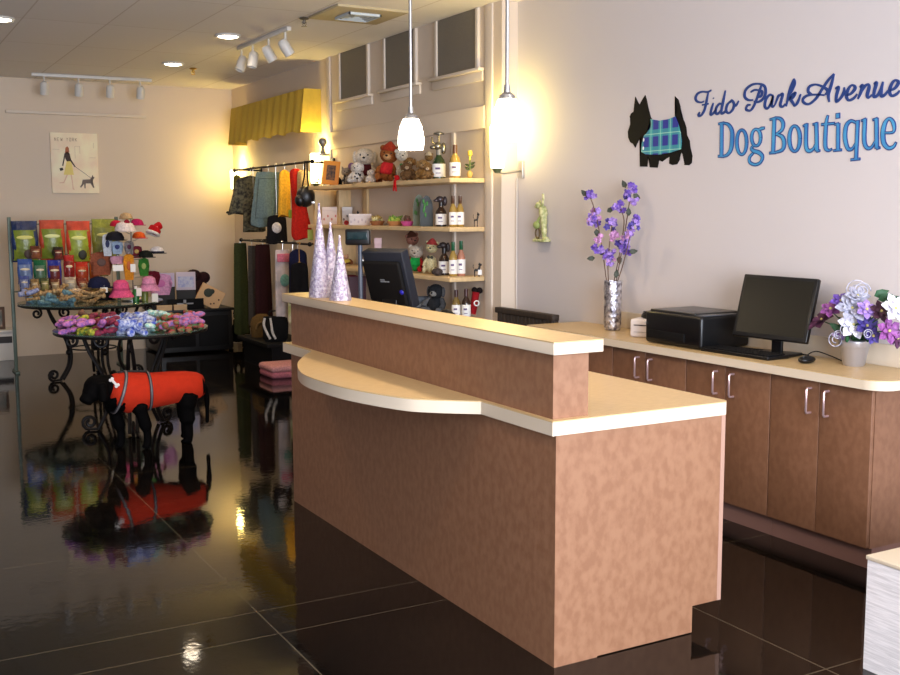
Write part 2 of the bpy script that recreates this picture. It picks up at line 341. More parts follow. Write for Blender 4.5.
build(MB().box(2.0, 2.205, 2.88, 5.44, 1.124, 1.128), 'ledge_top', M_top, D, world=True, smooth=False)

# ================================================================== back counter along the sign wall
ZT = 0.846
M_top2 = M_top
ct = thing('back_counter', 'long tan laminate worktop with rounded near corner under the sign', 'countertop', (3.93, 4.3, 0.80))
rr = 0.10; cy0 = 2.96
oc = [(3.72, 5.66)]+[(3.72+rr-rr*math.cos(a), cy0+rr-rr*math.sin(a)) for a in np.linspace(0, PI/2, 10)]+[(XR-0.002, cy0), (XR-0.002, 5.66)]
build(MB().prism(oc, 'z', 0.802, ZT-0.004), 'counter_edge', M_edge, ct, world=True, angle=30)
build(MB().prism(oc, 'z', ZT-0.004, ZT), 'worktop', M_top, ct, world=True, smooth=False)
build(MB().box(XR-0.022, XR-0.002, cy0, 5.38, ZT, ZT+0.10, 0.002), 'backsplash', M_edge, ct, world=True)
# cabinets
M_han = cm((206, 176, 176), 0.3, metal=0.7)
def cabinet(y0, y1, split, hy, lab, endp=False):
    c = thing('base_cabinet', lab, 'cabinet', (3.95, (y0+y1)/2, 0))
    build(MB().box(3.785, XR-0.004, y0, y1, 0.095, 0.80), 'body', M_lamd, c, world=True, smooth=False)
    build(MB().box(3.80, XR-0.004, y0, y1, 0, 0.095), 'toe_kick', M_kick, c, world=True, smooth=False)
    ed = [y0, split, y1]
    for k in range(2):
        d = build(MB().box(3.764, 3.784, ed[k]+0.002, ed[k+1]-0.002, 0.10, 0.797, 0.0015), 'door', M_lamd, c, world=True)
        h = hy[k]
        build(MB().tube([(3.764, h, 0.647), (3.738, h, 0.647), (3.733, h, 0.655), (3.733, h, 0.752), (3.738, h, 0.76), (3.764, h, 0.76)], 0.0055, 8), 'handle', M_han, d, world=True, label='slim pinkish metal bar handle')
cabinet(3.04, 3.62, 3.325, (3.275, 3.375), 'brown two-door base cabinet at the near end of the counter, below the flower pot')
cabinet(3.622, 4.21, 3.92, (3.865, 3.98), 'brown two-door base cabinet below the computer monitor')
cabinet(4.212, 4.83, 4.54, (4.485, 4.595), 'brown two-door base cabinet below the black printer')
cabinet(4.832, 5.60, 5.2, (5.15, 5.25), 'brown two-door base cabinet at the far end, behind the desk ledge')

# white bench block, lower right
wb = thing('white_display_bench', 'white wood-grained low bench with tan top at the lower right corner', 'bench', (3.3, 1.8, 0))
M_wg = mat('white_woodgrain', (222, 216, 214), 0.5, noise=(9, 0.08), rgb2=(200, 194, 192), stretch=(1, 1, 14), bump=(12, 0.2))
build(MB().box(2.935, 3.65, 1.2, 2.362, 0, 0.385), 'body', M_wg, wb, world=True, smooth=False)
build(MB().box(2.930, 3.655, 1.195, 2.367, 0.385, 0.40, 0.003), 'top', cm((206, 192, 168), 0.5), wb, world=True)

# ================================================================== computer things on the back counter
def place(px, py, z=ZT): return at(px, py, 'z', z)
M_scr = mat('dark_screen', (18, 16, 11), 0.35, spec=0.2)
p = Vector((3.97, 3.80, ZT)); mo = thing('computer_monitor', 'black flat computer monitor tilted back on the sign-wall counter', 'monitor', p, math.radians(-74))
ml = MB(); tilt = Matrix.Translation((0, 0.0, 0.235)) @ Matrix.Rotation(math.radians(-17), 4, 'X') @ Matrix.Rotation(math.radians(1.5), 4, 'Y')
ml.m = tilt; ml.box(-0.2, 0.2, -0.018, 0.012, -0.16, 0.16, 0.006).box(-0.11, 0.11, 0.01, 0.03, -0.09, 0.08, 0.008)
build(ml, 'casing', M_black, mo)
ml = MB(); ml.m = tilt; ml.box(-0.182, 0.182, -0.0195, -0.0175, -0.138, 0.142); build(ml, 'screen', M_scr, mo)
build(MB().box(-0.028, 0.028, 0.016, 0.036, 0.01, 0.20, 0.004), 'neck', M_black, mo)
build(MB().box(-0.10, 0.10, -0.05, 0.10, 0, 0.014, 0.005), 'base', M_black, mo)
p = (at(705, 348, 'z', ZT)+at(797, 361, 'z', ZT))/2
kb = thing('keyboard', 'black computer keyboard lying below the monitor', 'keyboard', (3.86, 3.90, ZT), math.radians(-88))
build(MB().box(-0.225, 0.225, -0.075, 0.075, 0.0, 0.018, 0.005), 'case', M_black, kb)
kk = MB()
for r in range(5):
    for c in range(18):
        if r == 0 and 4 <= c <= 9: continue
        kk.box(-0.214+c*0.0238, -0.194+c*0.0238, -0.066+r*0.0265, -0.045+r*0.0265, 0.018, 0.024, 0.001)
kk.box(-0.118, 0.02, -0.066, -0.045, 0.018, 0.024, 0.001)
k_ = build(kk, 'keys', M_blackm, kb)
ms = thing('computer_mouse', 'black computer mouse right of the keyboard', 'mouse', (3.90, 3.53, ZT), math.radians(-75))
build(MB().ell((0, 0, 0.016), (0.034, 0.058, 0.018), 20), 'body', M_black, ms)
build(MB().ell((0, -0.03, 0.031), (0.004, 0.011, 0.006), 10), 'scroll_wheel', cm((60, 60, 60)), ms)
tag(build(MB().tube(spl([(3.93, 3.57, ZT+0.012), (4.0, 3.62, ZT+0.02), (4.06, 3.62, ZT+0.035), (4.08, 3.55, ZT+0.02), (4.08, 3.48, ZT+0.004)]), 0.003, 6), 'mouse_cable', M_black), 'thin black mouse cable looping on the counter beside the mouse', 'cable')
tag(build(MB().tube(spl([(4.04, 4.16, ZT+0.02), (4.02, 4.22, ZT+0.004), (3.99, 4.25, ZT+0.004), (4.03, 4.10, ZT+0.004), (4.08, 3.9, ZT+0.004), (4.1, 3.7, ZT+0.004)]), 0.0035, 6), 'monitor_cable', M_black), 'black cable lying behind the monitor base', 'cable')
pr = thing('printer', 'wide black inkjet printer on the sign-wall counter', 'printer', (3.945, 4.36, ZT), math.radians(-90))
build(MB().box(-0.205, 0.24, -0.17, 0.175, 0.004, 0.175, 0.018), 'body', M_black, pr)
build(MB().box(-0.185, 0.17, -0.15, 0.165, 0.173, 0.186, 0.005), 'lid', mat('black_lid', (40, 38, 36), 0.3), pr)
build(MB().box(-0.18, 0.12, -0.176, -0.168, 0.03, 0.075, 0.003), 'paper_tray', M_blackm, pr)
build(MB().box(0.17, 0.232, -0.14, 0.10, 0.174, 0.179, 0.002), 'control_panel', cm((70, 72, 78), 0.3), pr)
build(MB().box(-0.20, -0.194, -0.175, -0.169, 0.10, 0.115, 0.001), 'indicator', M_steel, pr)
cr = thing('label_printer', 'small white label printer behind the black printer', 'label printer', (3.96, 4.77, ZT), math.radians(-60))
build(MB().box(-0.075, 0.075, -0.075, 0.085, 0, 0.105, 0.014), 'body', cm((222, 214, 214), 0.45), cr)
build(MB().box(-0.05, 0.05, -0.078, -0.074, 0.068, 0.073), 'paper_slot', M_black, cr)
build(MB().box(-0.05, 0.05, -0.078, -0.074, 0.030, 0.032), 'seam', cm((150, 146, 150)), cr)
tr = thing('cable_coil', 'black coiled cable lying on top of the small white label printer', 'cable coil', (4.0, 4.745, ZT+0.105))
cc = MB()
for k in range(4): cc.tube([(0.07*math.cos(a)*(1-0.06*k), 0.085*math.sin(a)*(1-0.05*k), 0.007+0.009*k+0.003*math.sin(3*a)) for a in np.linspace(0, 2*PI, 25)[:-1]], 0.006, 8, True)
build(cc, 'coil', M_black, tr)

# vase with flower branches
M_foil = mat('hammered_silver', (232, 230, 236), 0.3, metal=0.9, noise=(38, 0.5), rgb2=(110, 105, 115), bump=(45, 1.0))
vx, vy = 4.0, 5.14
va = thing('silver_vase', 'tall hammered silver cylinder vase with purple blossom branches', 'vase', (vx, vy, ZT))
build(MB().lathe([(0.0, 0.0), (0.046, 0.002), (0.052, 0.02), (0.052, 0.15), (0.055, 0.30), (0.050, 0.30), (0.047, 0.15), (0.045, 0.03), (0.0, 0.02)], seg=32, wob=lambda a, z: 0.02*math.sin(9*a+40*z)), 'body', M_foil, va)
M_pet = {k: mat('petal_'+k, c, 0.6, noise=(55, 0.5), rgb2=tuple(min(255, int(x*1.25+18)) for x in c)) for k, c in dict(violet=(76, 48, 130), lilac=(126, 98, 160), blue=(54, 42, 112), pink=(156, 110, 150), silver=(132, 132, 148), white=(184, 182, 194), plum=(56, 16, 48), magenta=(104, 48, 106), maroon=(44, 14, 30)).items()}
M_stem = mat('brown_twig', (96, 72, 58), 0.8); M_leaf = mat('dark_leaf', (52, 58, 44), 0.6); M_green = mat('green_leaf', (40, 84, 50), 0.55)
def petals(mb, c, r, n, nrm, cup=0.35, w=0.5, rot0=0):
    z = Vector(nrm).normalized(); x = z.orthogonal().normalized(); y = z.cross(x)
    for k in range(n):
        a = rot0+2*PI*k/n; d = x*math.cos(a)+y*math.sin(a); s = z.cross(d)
        rows = []
        for t, ww, h in ((0.05, 0.12, 0.0), (0.35, 0.8, cup*0.35), (0.7, 1.0, cup*0.75), (1.0, 0.08, cup*0.8)):
            base = Vector(c)+d*(r*t)+z*(r*h)
            rows.append([base-s*(r*w*0.5*ww)+z*(r*0.08*ww), base, base+s*(r*w*0.5*ww)+z*(r*0.08*ww)])
        vs = [tuple(q) for row in rows for q in row]+[tuple(q-z*0.0012) for row in rows for q in row]
        fs = []
        for i in range(3):
            for j in range(2):
                a0 = i*3+j; fs.append((a0, a0+1, a0+4, a0+3)); fs.append((a0+12, a0+15, a0+16, a0+13))
        mb.add(vs, fs)
def leaf(mb, c, d, L, w):
    d = Vector(d).normalized(); s = d.cross(Vector((-0.5, -0.85, 0.1))).normalized(); n = d.cross(s); c = Vector(c)
    rows = [(0, 0.05, 0), (0.3, 1, 0.08), (0.65, 0.8, 0.05), (1, 0.03, -0.05)]
    vs = []; fs = []
    for t, ww, h in rows:
        b = c+d*(L*t)+n*(L*h)
        vs += [tuple(b-s*(w*ww/2)-n*0.004), tuple(b), tuple(b+s*(w*ww/2)-n*0.004)]
    vs += [tuple(Vector(q)+n*0.0012) for q in vs]
    for i in range(3):
        for j in range(2):
            a0 = i*3+j; fs += [(a0, a0+1, a0+4, a0+3), (a0+12, a0+15, a0+16, a0+13)]
    mb.add(vs, fs)
def W_(px, py, dx=0): return at(px, py, 'x', vx+dx)
branches = [
    ('leftmost', [(607, 283), (604, 262), (600, 235), (594, 208), (590, 197)], [(590, 195, 'violet', 9), (593, 215, 'lilac', 12), (594, 222, 'violet', 10), (598, 247, 'violet', 10), (599, 238, 'pink', 8)], [(587, 196, -1, 1), (596, 229, 0.2, -1), (595, 258, -1, -0.1)], -0.05),
    ('second from left', [(609, 284), (608, 262), (610, 240), (612, 225)], [(612, 225, 'blue', 11), (613, 236, 'pink', 9), (609, 255, 'violet', 10), (610, 262, 'lilac', 8)], [(604, 255, -0.6, 0.6), (607, 212, 0.9, 0.6)], 0.0),
    ('middle', [(614, 283), (618, 262), (622, 240), (624, 220), (620, 208)], [(620, 207, 'violet', 10), (624, 245, 'blue', 12), (627, 235, 'lilac', 9), (626, 250, 'violet', 9)], [(619, 256, 0.1, -1), (629, 216, -0.1, 1)], 0.04),
    ('tallest', [(616, 283), (621, 255), (626, 225), (629, 205), (631, 190)], [(631, 188, 'violet', 10), (628, 195, 'blue', 8), (633, 201, 'lilac', 8)], [(626, 188, -0.5, 1), (633, 194, 0.3, -0.2)], 0.06),
    ('rightmost', [(617, 284), (622, 268), (628, 245), (632, 225), (635, 217)], [(634, 224, 'blue', 9), (636, 219, 'violet', 7), (630, 232, 'lilac', 7)], [(616, 278, 0.1, 1), (629, 252, 0.8, 0.1)], -0.02)]
for nm, path, fl, lv, dx in branches:
    pts = [W_(*q, dx*i/(len(path)-1)) for i, q in enumerate(path)]
    pts = [Vector((vx+rnd.uniform(-.01, .01), vy+rnd.uniform(-.01, .01), ZT+0.14))]+pts
    b = thing('flower_branch', 'artificial twig with purple blossoms in the silver vase, %s of the five' % nm, 'artificial flowers', pts[0], 0, 'purple flower branches')
    build(MB().tube(spl(pts, 4), 0.0035, 6), 'stem', M_stem, b, world=True)
    for (fx, fy, k, r) in fl:
        mb = MB(); c = W_(fx, fy, dx*0.8); rad = r/FPX*dep(c)*0.62
        mb2 = MB()
        for q in range(12):
            o = Vector((rnd.uniform(-1, 1), rnd.uniform(-1, 1), rnd.uniform(-1, 1)))*rad*0.72
            petals(mb if q % 3 else mb2, c+o, rad*rnd.uniform(0.38, 0.58), 5, (rnd.uniform(-1, 0.2), -1+rnd.uniform(-.3, .5), rnd.uniform(-.4, .8)), 0.4, 0.75, rnd.random()*3)
        build(mb, 'blossom', M_pet[k], b, world=True); build(mb2, 'blossom', M_pet['pink' if k in ('lilac', 'pink') else 'lilac'], b, world=True)
    for (lx, ly, ux, uy) in lv:
        mb = MB(); leaf(mb, W_(lx, ly, dx*0.8), Rt*ux+Up*uy, 0.052, 0.032); build(mb, 'leaf', M_leaf, b, world=True)

# silver pot with poinsettias
px_, py_ = 4.02, 3.36
pt = thing('silver_flower_pot', 'shiny silver flower pot holding purple and silver flowers', 'flower pot', (px_, py_, ZT))
build(MB().lathe([(0.0, 0), (0.044, 0.0), (0.050, 0.01), (0.064, 0.085), (0.066, 0.088), (0.069, 0.092), (0.071, 0.118), (0.066, 0.122), (0.058, 0.10), (0.0, 0.095)], seg=36), 'body', mat('satin_silver', (186, 186, 194), 0.3, metal=0.75), pt)
cen = Vector((px_, py_, ZT+0.13))
FL = [(852, 309, 'silver', 17, 'large silver poinsettia at the front of the bouquet'), (853, 325, 'white', 16, 'white poinsettia low in the middle of the bouquet'), (894, 309, 'white', 16, 'white glitter poinsettia at the right side of the bouquet'),
      (823, 321, 'plum', 17, 'dark plum poinsettia at the left side of the bouquet'), (831, 310, 'magenta', 11, 'pink-purple blossom above the plum flower at left'), (888, 331, 'magenta', 14, 'bright purple poinsettia at the lower right of the bouquet'),
      (880, 312, 'maroon', 12, 'dark maroon blossom between the white and silver flowers'), (896, 338, 'plum', 11, 'small plum blossom at the far lower right of the bouquet'), (841, 302, 'violet', 11, 'violet blossom at the upper left of the bouquet'),
      (857, 297, 'silver', 13, 'silver blossom at the top of the bouquet'), (866, 326, 'blue', 13, 'blue-violet blossom right of the low white poinsettia'), (842, 333, 'lilac', 10, 'lilac blossom at the lower left over the pot rim'), (866, 310, 'lilac', 11, 'pale lilac blossom near the bouquet centre'), (872, 336, 'blue', 9, 'small dark blue blossom low at the right rim')]
for i, (fx, fy, k, r, lab) in enumerate(FL):
    c = at(fx, fy, 'x', px_-0.07+0.02*(i % 4)); rad = r/FPX*dep(c)*1.0
    f = thing('artificial_flower', lab, 'artificial flower', cen-Vector((0, 0, 0.02)), 0, 'flowers in the silver pot')
    build(MB().tube([cen-Vector((0, 0, .02)), (cen*0.6+c*0.4)+Vector((0, 0, 0.01)), c+Vector((0.006, 0.012, 0))], 0.003, 6), 'stem', M_green, f, world=True)
    mb = MB(); n = (c-cen)*1.2+Vector((-.08, -.18, 0.03)); petals(mb, c, rad, 6, n, 0.2, 0.62, i); petals(mb, c+n.normalized()*0.008, rad*0.62, 5, n, 0.4, 0.6, i+.5)
    build(mb, 'petals', M_pet[k], f, world=True)
    build(MB().ell(c+n.normalized()*0.012, 0.007, 8), 'centre', cm((190, 180, 110)), f, world=True)
gf = thing('artificial_foliage', 'dark green leaves and silver curls of the bouquet in the silver pot', 'foliage', cen-Vector((0, 0, .02)))
mb = MB()
for i in range(38):
    a = rnd.uniform(0, 2*PI); d = Vector((math.cos(a)*0.7, math.sin(a), rnd.uniform(0.0, 1.1))); leaf(mb, cen+d.normalized()*rnd.uniform(0.02, 0.07), d, rnd.uniform(0.05, 0.085), 0.034)
for q in ((878, 300), (884, 302), (874, 296)): leaf(mb, at(*q, 'x', px_-0.03), Rt*0.8+Up*0.3, 0.07, 0.04)
build(mb, 'leaves', M_green, gf, world=True)
mb = MB()
for q, s in (((836, 340), 9), ((846, 330), 7), ((868, 334), 5), ((856, 291), 12), ((838, 335), 5), ((862, 291), 9)):
    c = at(*q, 'x', px_-0.09); rr_ = s/FPX*dep(c)
    mb.tube([c+(Rt*math.cos(a)+Up*math.sin(a))*rr_*(1-a/16) for a in np.linspace(0, 11, 30)], 0.0022, 5)
build(mb, 'silver_curls', M_pet['silver'], gf, world=True)

# ================================================================== wall sign
XS = XR
def wp(q, off=(0, 0), sc=7.5): return at(off[0]+q[0]/sc, off[1]+q[1]/sc, 'x', XS)
def ribbon(mb, pts, hw, x0, x1, n=6, grow=0.0):
    P = [Vector((p.y, p.z)) for p in pts]; k = len(P)
    hs = list(hw) if isinstance(hw, (list, tuple)) else [hw]*k
    sp = spl([(P[i].x, P[i].y, hs[i]) for i in range(k)], n) if k > 2 else [Vector((P[i].x, P[i].y, hs[i])) for i in range(k)]
    Lf, Rg = [], []
    for i in range(len(sp)):
        t = Vector((sp[min(i+1, len(sp)-1)].x-sp[max(i-1, 0)].x, sp[min(i+1, len(sp)-1)].y-sp[max(i-1, 0)].y))
        if t.length < 1e-7: t = Vector((1, 0))
        t.normalize(); h = max(sp[i].z, 0.0005)+grow; c = Vector((sp[i].x, sp[i].y))
        if i == 0: c = c-t*grow
        if i == len(sp)-1: c = c+t*grow
        nn = Vector((-t.y, t.x)); Lf.append(c+nn*h); Rg.append(c-nn*h)
    vs = []
    for a, b in zip(Lf, Rg): vs += [(x0, a.x, a.y), (x0, b.x, b.y), (x1, b.x, b.y), (x1, a.x, a.y)]
    fs = []
    m = len(Lf)
    for i in range(m-1):
        for j in range(4): fs.append((i*4+j, i*4+(j+1) % 4, (i+1)*4+(j+1) % 4, (i+1)*4+j))
    fs += [(0, 1, 2, 3), ((m-1)*4, (m-1)*4+3, (m-1)*4+2, (m-1)*4+1)]
    mb.add(vs, fs)
M_navy = mat('navy_vinyl', (22, 56, 120), 0.5); M_cyan = mat('blue_vinyl', (66, 146, 190), 0.5, noise=(6, 0.2), rgb2=(48, 118, 176))
c2, c3, c4 = ((690, 80), 7.5), ((740, 70), 7.5), ((800, 65), 6.75)
SCRIPT = [('F', c2, [[(108, 160), (85, 168), (55, 160), (44, 135), (60, 102), (95, 88), (135, 90), (162, 76)], [(140, 88), (128, 150), (114, 215), (96, 252), (78, 270), (66, 262), (76, 240)], [(92, 188), (142, 178)]]),
 ('i', c2, [[(178, 172), (164, 215), (156, 256), (176, 250), (200, 215)], [(177, 134), (179, 140)]]),
 ('d', c2, [[(245, 190), (225, 178), (200, 208), (196, 248), (215, 250), (240, 215)], [(268, 78), (255, 140), (240, 212), (238, 250), (262, 240), (276, 215)]]),
 ('o', c2, [[(306, 158), (280, 190), (274, 232), (294, 248), (322, 222), (332, 180), (314, 152), (304, 172)], [(326, 188), (348, 190), (368, 156)]]),
 ('P', c3, [[(168, 100), (150, 152), (126, 222), (100, 280), (76, 305), (48, 294), (58, 266), (82, 262)], [(82, 166), (112, 150), (146, 152)], [(100, 226), (65, 225), (38, 200), (45, 150), (90, 112), (145, 104), (186, 122), (194, 170), (176, 215), (140, 240), (106, 236)], [(150, 150), (168, 165), (160, 195), (135, 205)]]),
 ('a', c3, [[(250, 196), (226, 186), (198, 218), (188, 268), (206, 290), (234, 252), (252, 194), (240, 250), (246, 276), (264, 262)]]),
 ('r', c3, [[(264, 262), (288, 200), (300, 190), (322, 182), (312, 225), (304, 264), (322, 276), (342, 254)]]),
 ('k', c3, [[(406, 66), (382, 130), (362, 210), (348, 274)], [(406, 66), (412, 98), (392, 152), (368, 190)], [(364, 228), (392, 190), (418, 172), (404, 202), (382, 216), (400, 248), (412, 268), (436, 240), (458, 180)]]),
 ('A', c4, [[(232, 60), (190, 106), (150, 166), (110, 226), (62, 264), (26, 252), (24, 226), (56, 205), (112, 200), (168, 204)], [(84, 200), (58, 180), (66, 146), (110, 132), (162, 150), (190, 176), (172, 200)], [(232, 60), (214, 130), (194, 200), (200, 250)]]),
 ('v', c4, [[(240, 160), (262, 152), (250, 200), (246, 246), (275, 225), (298, 182), (300, 150)]]),
 ('e', c4, [[(318, 206), (350, 190), (374, 155), (356, 136), (332, 156), (315, 205), (330, 238), (364, 225), (388, 196)]]),
 ('n', c4, [[(404, 150), (424, 140), (410, 190), (392, 230)], [(400, 212), (435, 150), (462, 130), (468, 152), (456, 200), (464, 222), (488, 200)]]),
 ('u', c4, [[(500, 130), (518, 122), (504, 175), (500, 212), (524, 206), (550, 160), (562, 112)], [(562, 112), (550, 170), (552, 210), (576, 200), (596, 172)]]),
 ('e', c4, [[(608, 174), (644, 155), (666, 120), (650, 102), (626, 120), (606, 172), (620, 208), (654, 196), (676, 172)]])]
sg = thing('wall_lettering_script', 'navy blue script lettering reading Fido Park Avenue on the pink-grey wall', 'wall sign', at(800, 110, 'x', XS-0.001))
for nm, (off, sc), strokes in SCRIPT:
    mb = MB()
    for q, st in enumerate(strokes):
        k = len(st); hw = [0.0075 if 0 < i < k-1 else 0.0045 for i in range(k)]
        for i in range(1, k-1):      # pen swells on the downstrokes
            dx = st[i+1][0]-st[i-1][0]; dy = st[i+1][1]-st[i-1][1]
            hw[i] = 0.0048+0.0048*abs(dy)/(abs(dx)+abs(dy)+1e-6)
        ribbon(mb, [wp(s, off, sc) for s in st], hw, XS-0.0035-0.0002*q, XS-0.0002)
    build(mb, 'letter', M_navy, sg, world=True, smooth=False)
def ring(cx, cy, rx, ry, ht, hs, t0=0, t1=2*PI, n=14):
    pts = []; hw = []
    for i in range(n+1):
        a = t0+(t1-t0)*i/n; pts.append((cx+rx*math.cos(a), cy+ry*math.sin(a))); hw.append(ht+(hs-ht)*abs(math.cos(a))**1.3)
    return pts, hw
BL = [('D', c2, [([(240, 325), (238, 572)], [14, 14]), ([(216, 330), (255, 322)], [5, 7]), ([(214, 572), (255, 573)], [6, 7]), ([(250, 322), (290, 335), (316, 380), (318, 450), (308, 522), (280, 562), (248, 573)], [5, 9, 14, 16, 14, 9, 5])]),
 ('o', c2, [ring(390, 467, 37, 92, 7, 13)]),
 ('g', c2, [ring(498, 432, 34, 62, 7, 12), ([(516, 372), (540, 364), (560, 360)], [5, 9, 6]), ([(482, 490), (462, 514), (482, 532), (520, 545), (546, 575), (530, 618), (492, 635), (452, 618), (448, 582), (476, 548)], [5, 9, 11, 12, 11, 8, 8, 9, 9, 6])]),
 ('B', c3, [([(260, 362), (250, 620)], [14, 14]), ([(228, 372), (272, 360)], [5, 7]), ([(225, 623), (266, 621)], [6, 6]), ([(265, 358), (305, 366), (326, 402), (316, 450), (272, 482)], [5, 9, 13, 10, 5]), ([(272, 482), (318, 500), (334, 550), (318, 600), (256, 621)], [5, 11, 14, 10, 5])]),
 ('o', c3, [ring(412, 515, 40, 95, 7, 14)]),
 ('u', c4, [([(45, 398), (43, 545), (62, 580), (92, 566), (110, 530)], [12, 12, 10, 7, 5]), ([(112, 393), (116, 578)], [12, 12]), ([(24, 412), (48, 402)], [4, 6]), ([(90, 402), (116, 394)], [4, 6]), ([(116, 582), (136, 578)], [6, 4])]),
 ('t', c4, [([(190, 342), (178, 400), (172, 540), (190, 576), (216, 568)], [5, 11, 12, 8, 4]), ([(148, 402), (234, 394)], [6, 6])]),
 ('i', c4, [([(260, 398), (258, 574)], [12, 12]), ([(237, 402), (262, 396)], [4, 6]), ([(230, 578), (282, 573)], [5, 5]), ([(258, 328), (258, 358)], [13, 13])]),
 ('q', c4, [([(384, 392), (346, 378), (314, 412), (306, 490), (324, 562), (354, 566), (380, 525)], [6, 8, 12, 13, 11, 7, 5]), ([(392, 376), (380, 634)], [11, 11]), ([(346, 640), (406, 634)], [6, 5])]),
 ('u', c4, [([(440, 366), (436, 510), (454, 558), (484, 556), (512, 512)], [12, 12, 10, 7, 5]), ([(518, 362), (520, 560)], [12, 12]), ([(418, 376), (444, 366)], [4, 6]), ([(495, 371), (522, 362)], [4, 6]), ([(520, 564), (541, 558)], [6, 4])]),
 ('e', c4, [([(566, 458), (632, 452), (634, 396), (606, 362), (576, 392), (562, 458), (568, 525), (598, 560), (632, 552), (650, 524)], [5, 6, 11, 7, 12, 14, 13, 10, 8, 4])])]
sg2 = thing('wall_lettering_serif', 'blue navy-outlined serif lettering reading Dog Boutique below the script line', 'wall sign', at(800, 150, 'x', XS-0.001))
for nm, (off, sc), strokes in BL:
    a = MB(); b = MB()
    for q, (st, hw) in enumerate(strokes):
        P = [wp(s, off, sc) for s in st]; u = dep(P[0])/FPX/sc*1.12
        ribbon(a, P, [h*u for h in hw], XS-0.0030-0.0002*q, XS-0.0002, 5, 0.0032)
        ribbon(b, P, [max(h*u-0.0012, 0.001) for h in hw], XS-0.0050-0.0002*q, XS-0.0028, 5, -0.0008)
    o = build(a, 'letter', M_navy, sg2, world=True, smooth=False)
    build(b, 'letter_fill', M_cyan, o, world=True, smooth=False)
# terrier emblem
dogp = [(118, 88), (138, 130), (150, 148), (165, 143), (170, 110), (192, 75), (205, 120), (215, 180), (232, 240), (245, 262), (300, 270), (370, 258), (415, 240), (430, 205), (430, 150), (415, 85), (440, 110), (455, 160), (458, 230), (485, 275), (500, 320), (502, 370), (525, 420), (530, 470), (545, 530), (540, 585), (520, 602), (485, 600), (490, 562), (465, 505), (450, 522), (450, 560), (430, 595), (395, 600), (372, 590), (385, 562), (375, 537), (350, 552), (338, 545), (320, 575), (312, 545), (295, 565), (285, 620), (228, 618), (230, 560), (212, 530), (208, 612), (152, 612), (158, 540), (162, 460), (166, 385), (150, 402), (130, 440), (118, 470), (100, 440), (80, 430), (65, 395), (62, 350), (75, 310), (88, 270), (90, 232), (75, 242), (85, 215), (105, 200), (110, 150)]
coat = [(234, 256), (300, 268), (370, 256), (420, 236), (442, 290), (460, 360), (468, 420), (462, 482), (380, 508), (300, 522), (200, 522), (166, 500), (170, 440), (186, 380), (206, 362), (234, 322), (241, 290)]
em = thing('terrier_emblem', 'black terrier silhouette in a blue tartan coat mounted on the sign wall', 'wall emblem', at(660, 130, 'x', XS-0.001))
def flat(poly, x0, x1): return MB().prism([(q.y, q.z) for q in (wp(s, (620, 85), 7.5) for s in poly)], 'x', x0, x1)
build(flat(dogp, XS-0.004, XS-0.0002), 'dog_silhouette', M_blackm, em, world=True, smooth=False)
def tartan():
    m = mat('blue_tartan', (40, 50, 150), 0.6); nt, b = nodes(m); N = nt.nodes.new; Lk = nt.links.new
    tc = N('ShaderNodeTexCoord'); sp = N('ShaderNodeSeparateXYZ'); Lk(tc.outputs['Object'], sp.inputs[0])
    def band(sock, per, w, ph):
        a = N('ShaderNodeMath'); a.operation = 'ADD'; Lk(sock, a.inputs[0]); a.inputs[1].default_value = ph+10*per
        c = N('ShaderNodeMath'); c.operation = 'MODULO'; Lk(a.outputs[0], c.inputs[0]); c.inputs[1].default_value = per
        d = N('ShaderNodeMath'); d.operation = 'LESS_THAN'; Lk(c.outputs[0], d.inputs[0]); d.inputs[1].default_value = w; return d.outputs[0]
    def mx(f, A, Bc, fac=1):
        q = N('ShaderNodeMix'); q.data_type = 'RGBA'
        s = N('ShaderNodeMath'); s.operation = 'MULTIPLY'; Lk(f, s.inputs[0]); s.inputs[1].default_value = fac; Lk(s.outputs[0], q.inputs[0])
        if isinstance(A, tuple): q.inputs[6].default_value = (*lin(A), 1)
        else: Lk(A, q.inputs[6])
        q.inputs[7].default_value = (*lin(Bc), 1); return q.outputs[2]
    c = mx(band(sp.outputs['Y'], 0.085, 0.036, 0.03), (36, 44, 140), (60, 170, 160), 0.55)
    c = mx(band(sp.outputs['Z'], 0.098, 0.040, 0.035), c, (60, 170, 160), 0.55)
    c = mx(band(sp.outputs['Y'], 0.085, 0.004, 0.014), c, (170, 220, 190), 0.8)
    c = mx(band(sp.outputs['Z'], 0.098, 0.004, 0.022), c, (170, 220, 190), 0.8)
    Lk(c, b.inputs['Base Color']); return m
build(flat(coat, XS-0.007, XS-0.0035), 'tartan_coat', tartan(), em, world=True, smooth=False)
for s in ((185, 412), (182, 475)):
    q = wp(s, (620, 85), 7.5); build(MB().ell((XS-0.008, q.y, q.z), (0.002, 0.007, 0.011), 12), 'button', M_card, em, world=True)
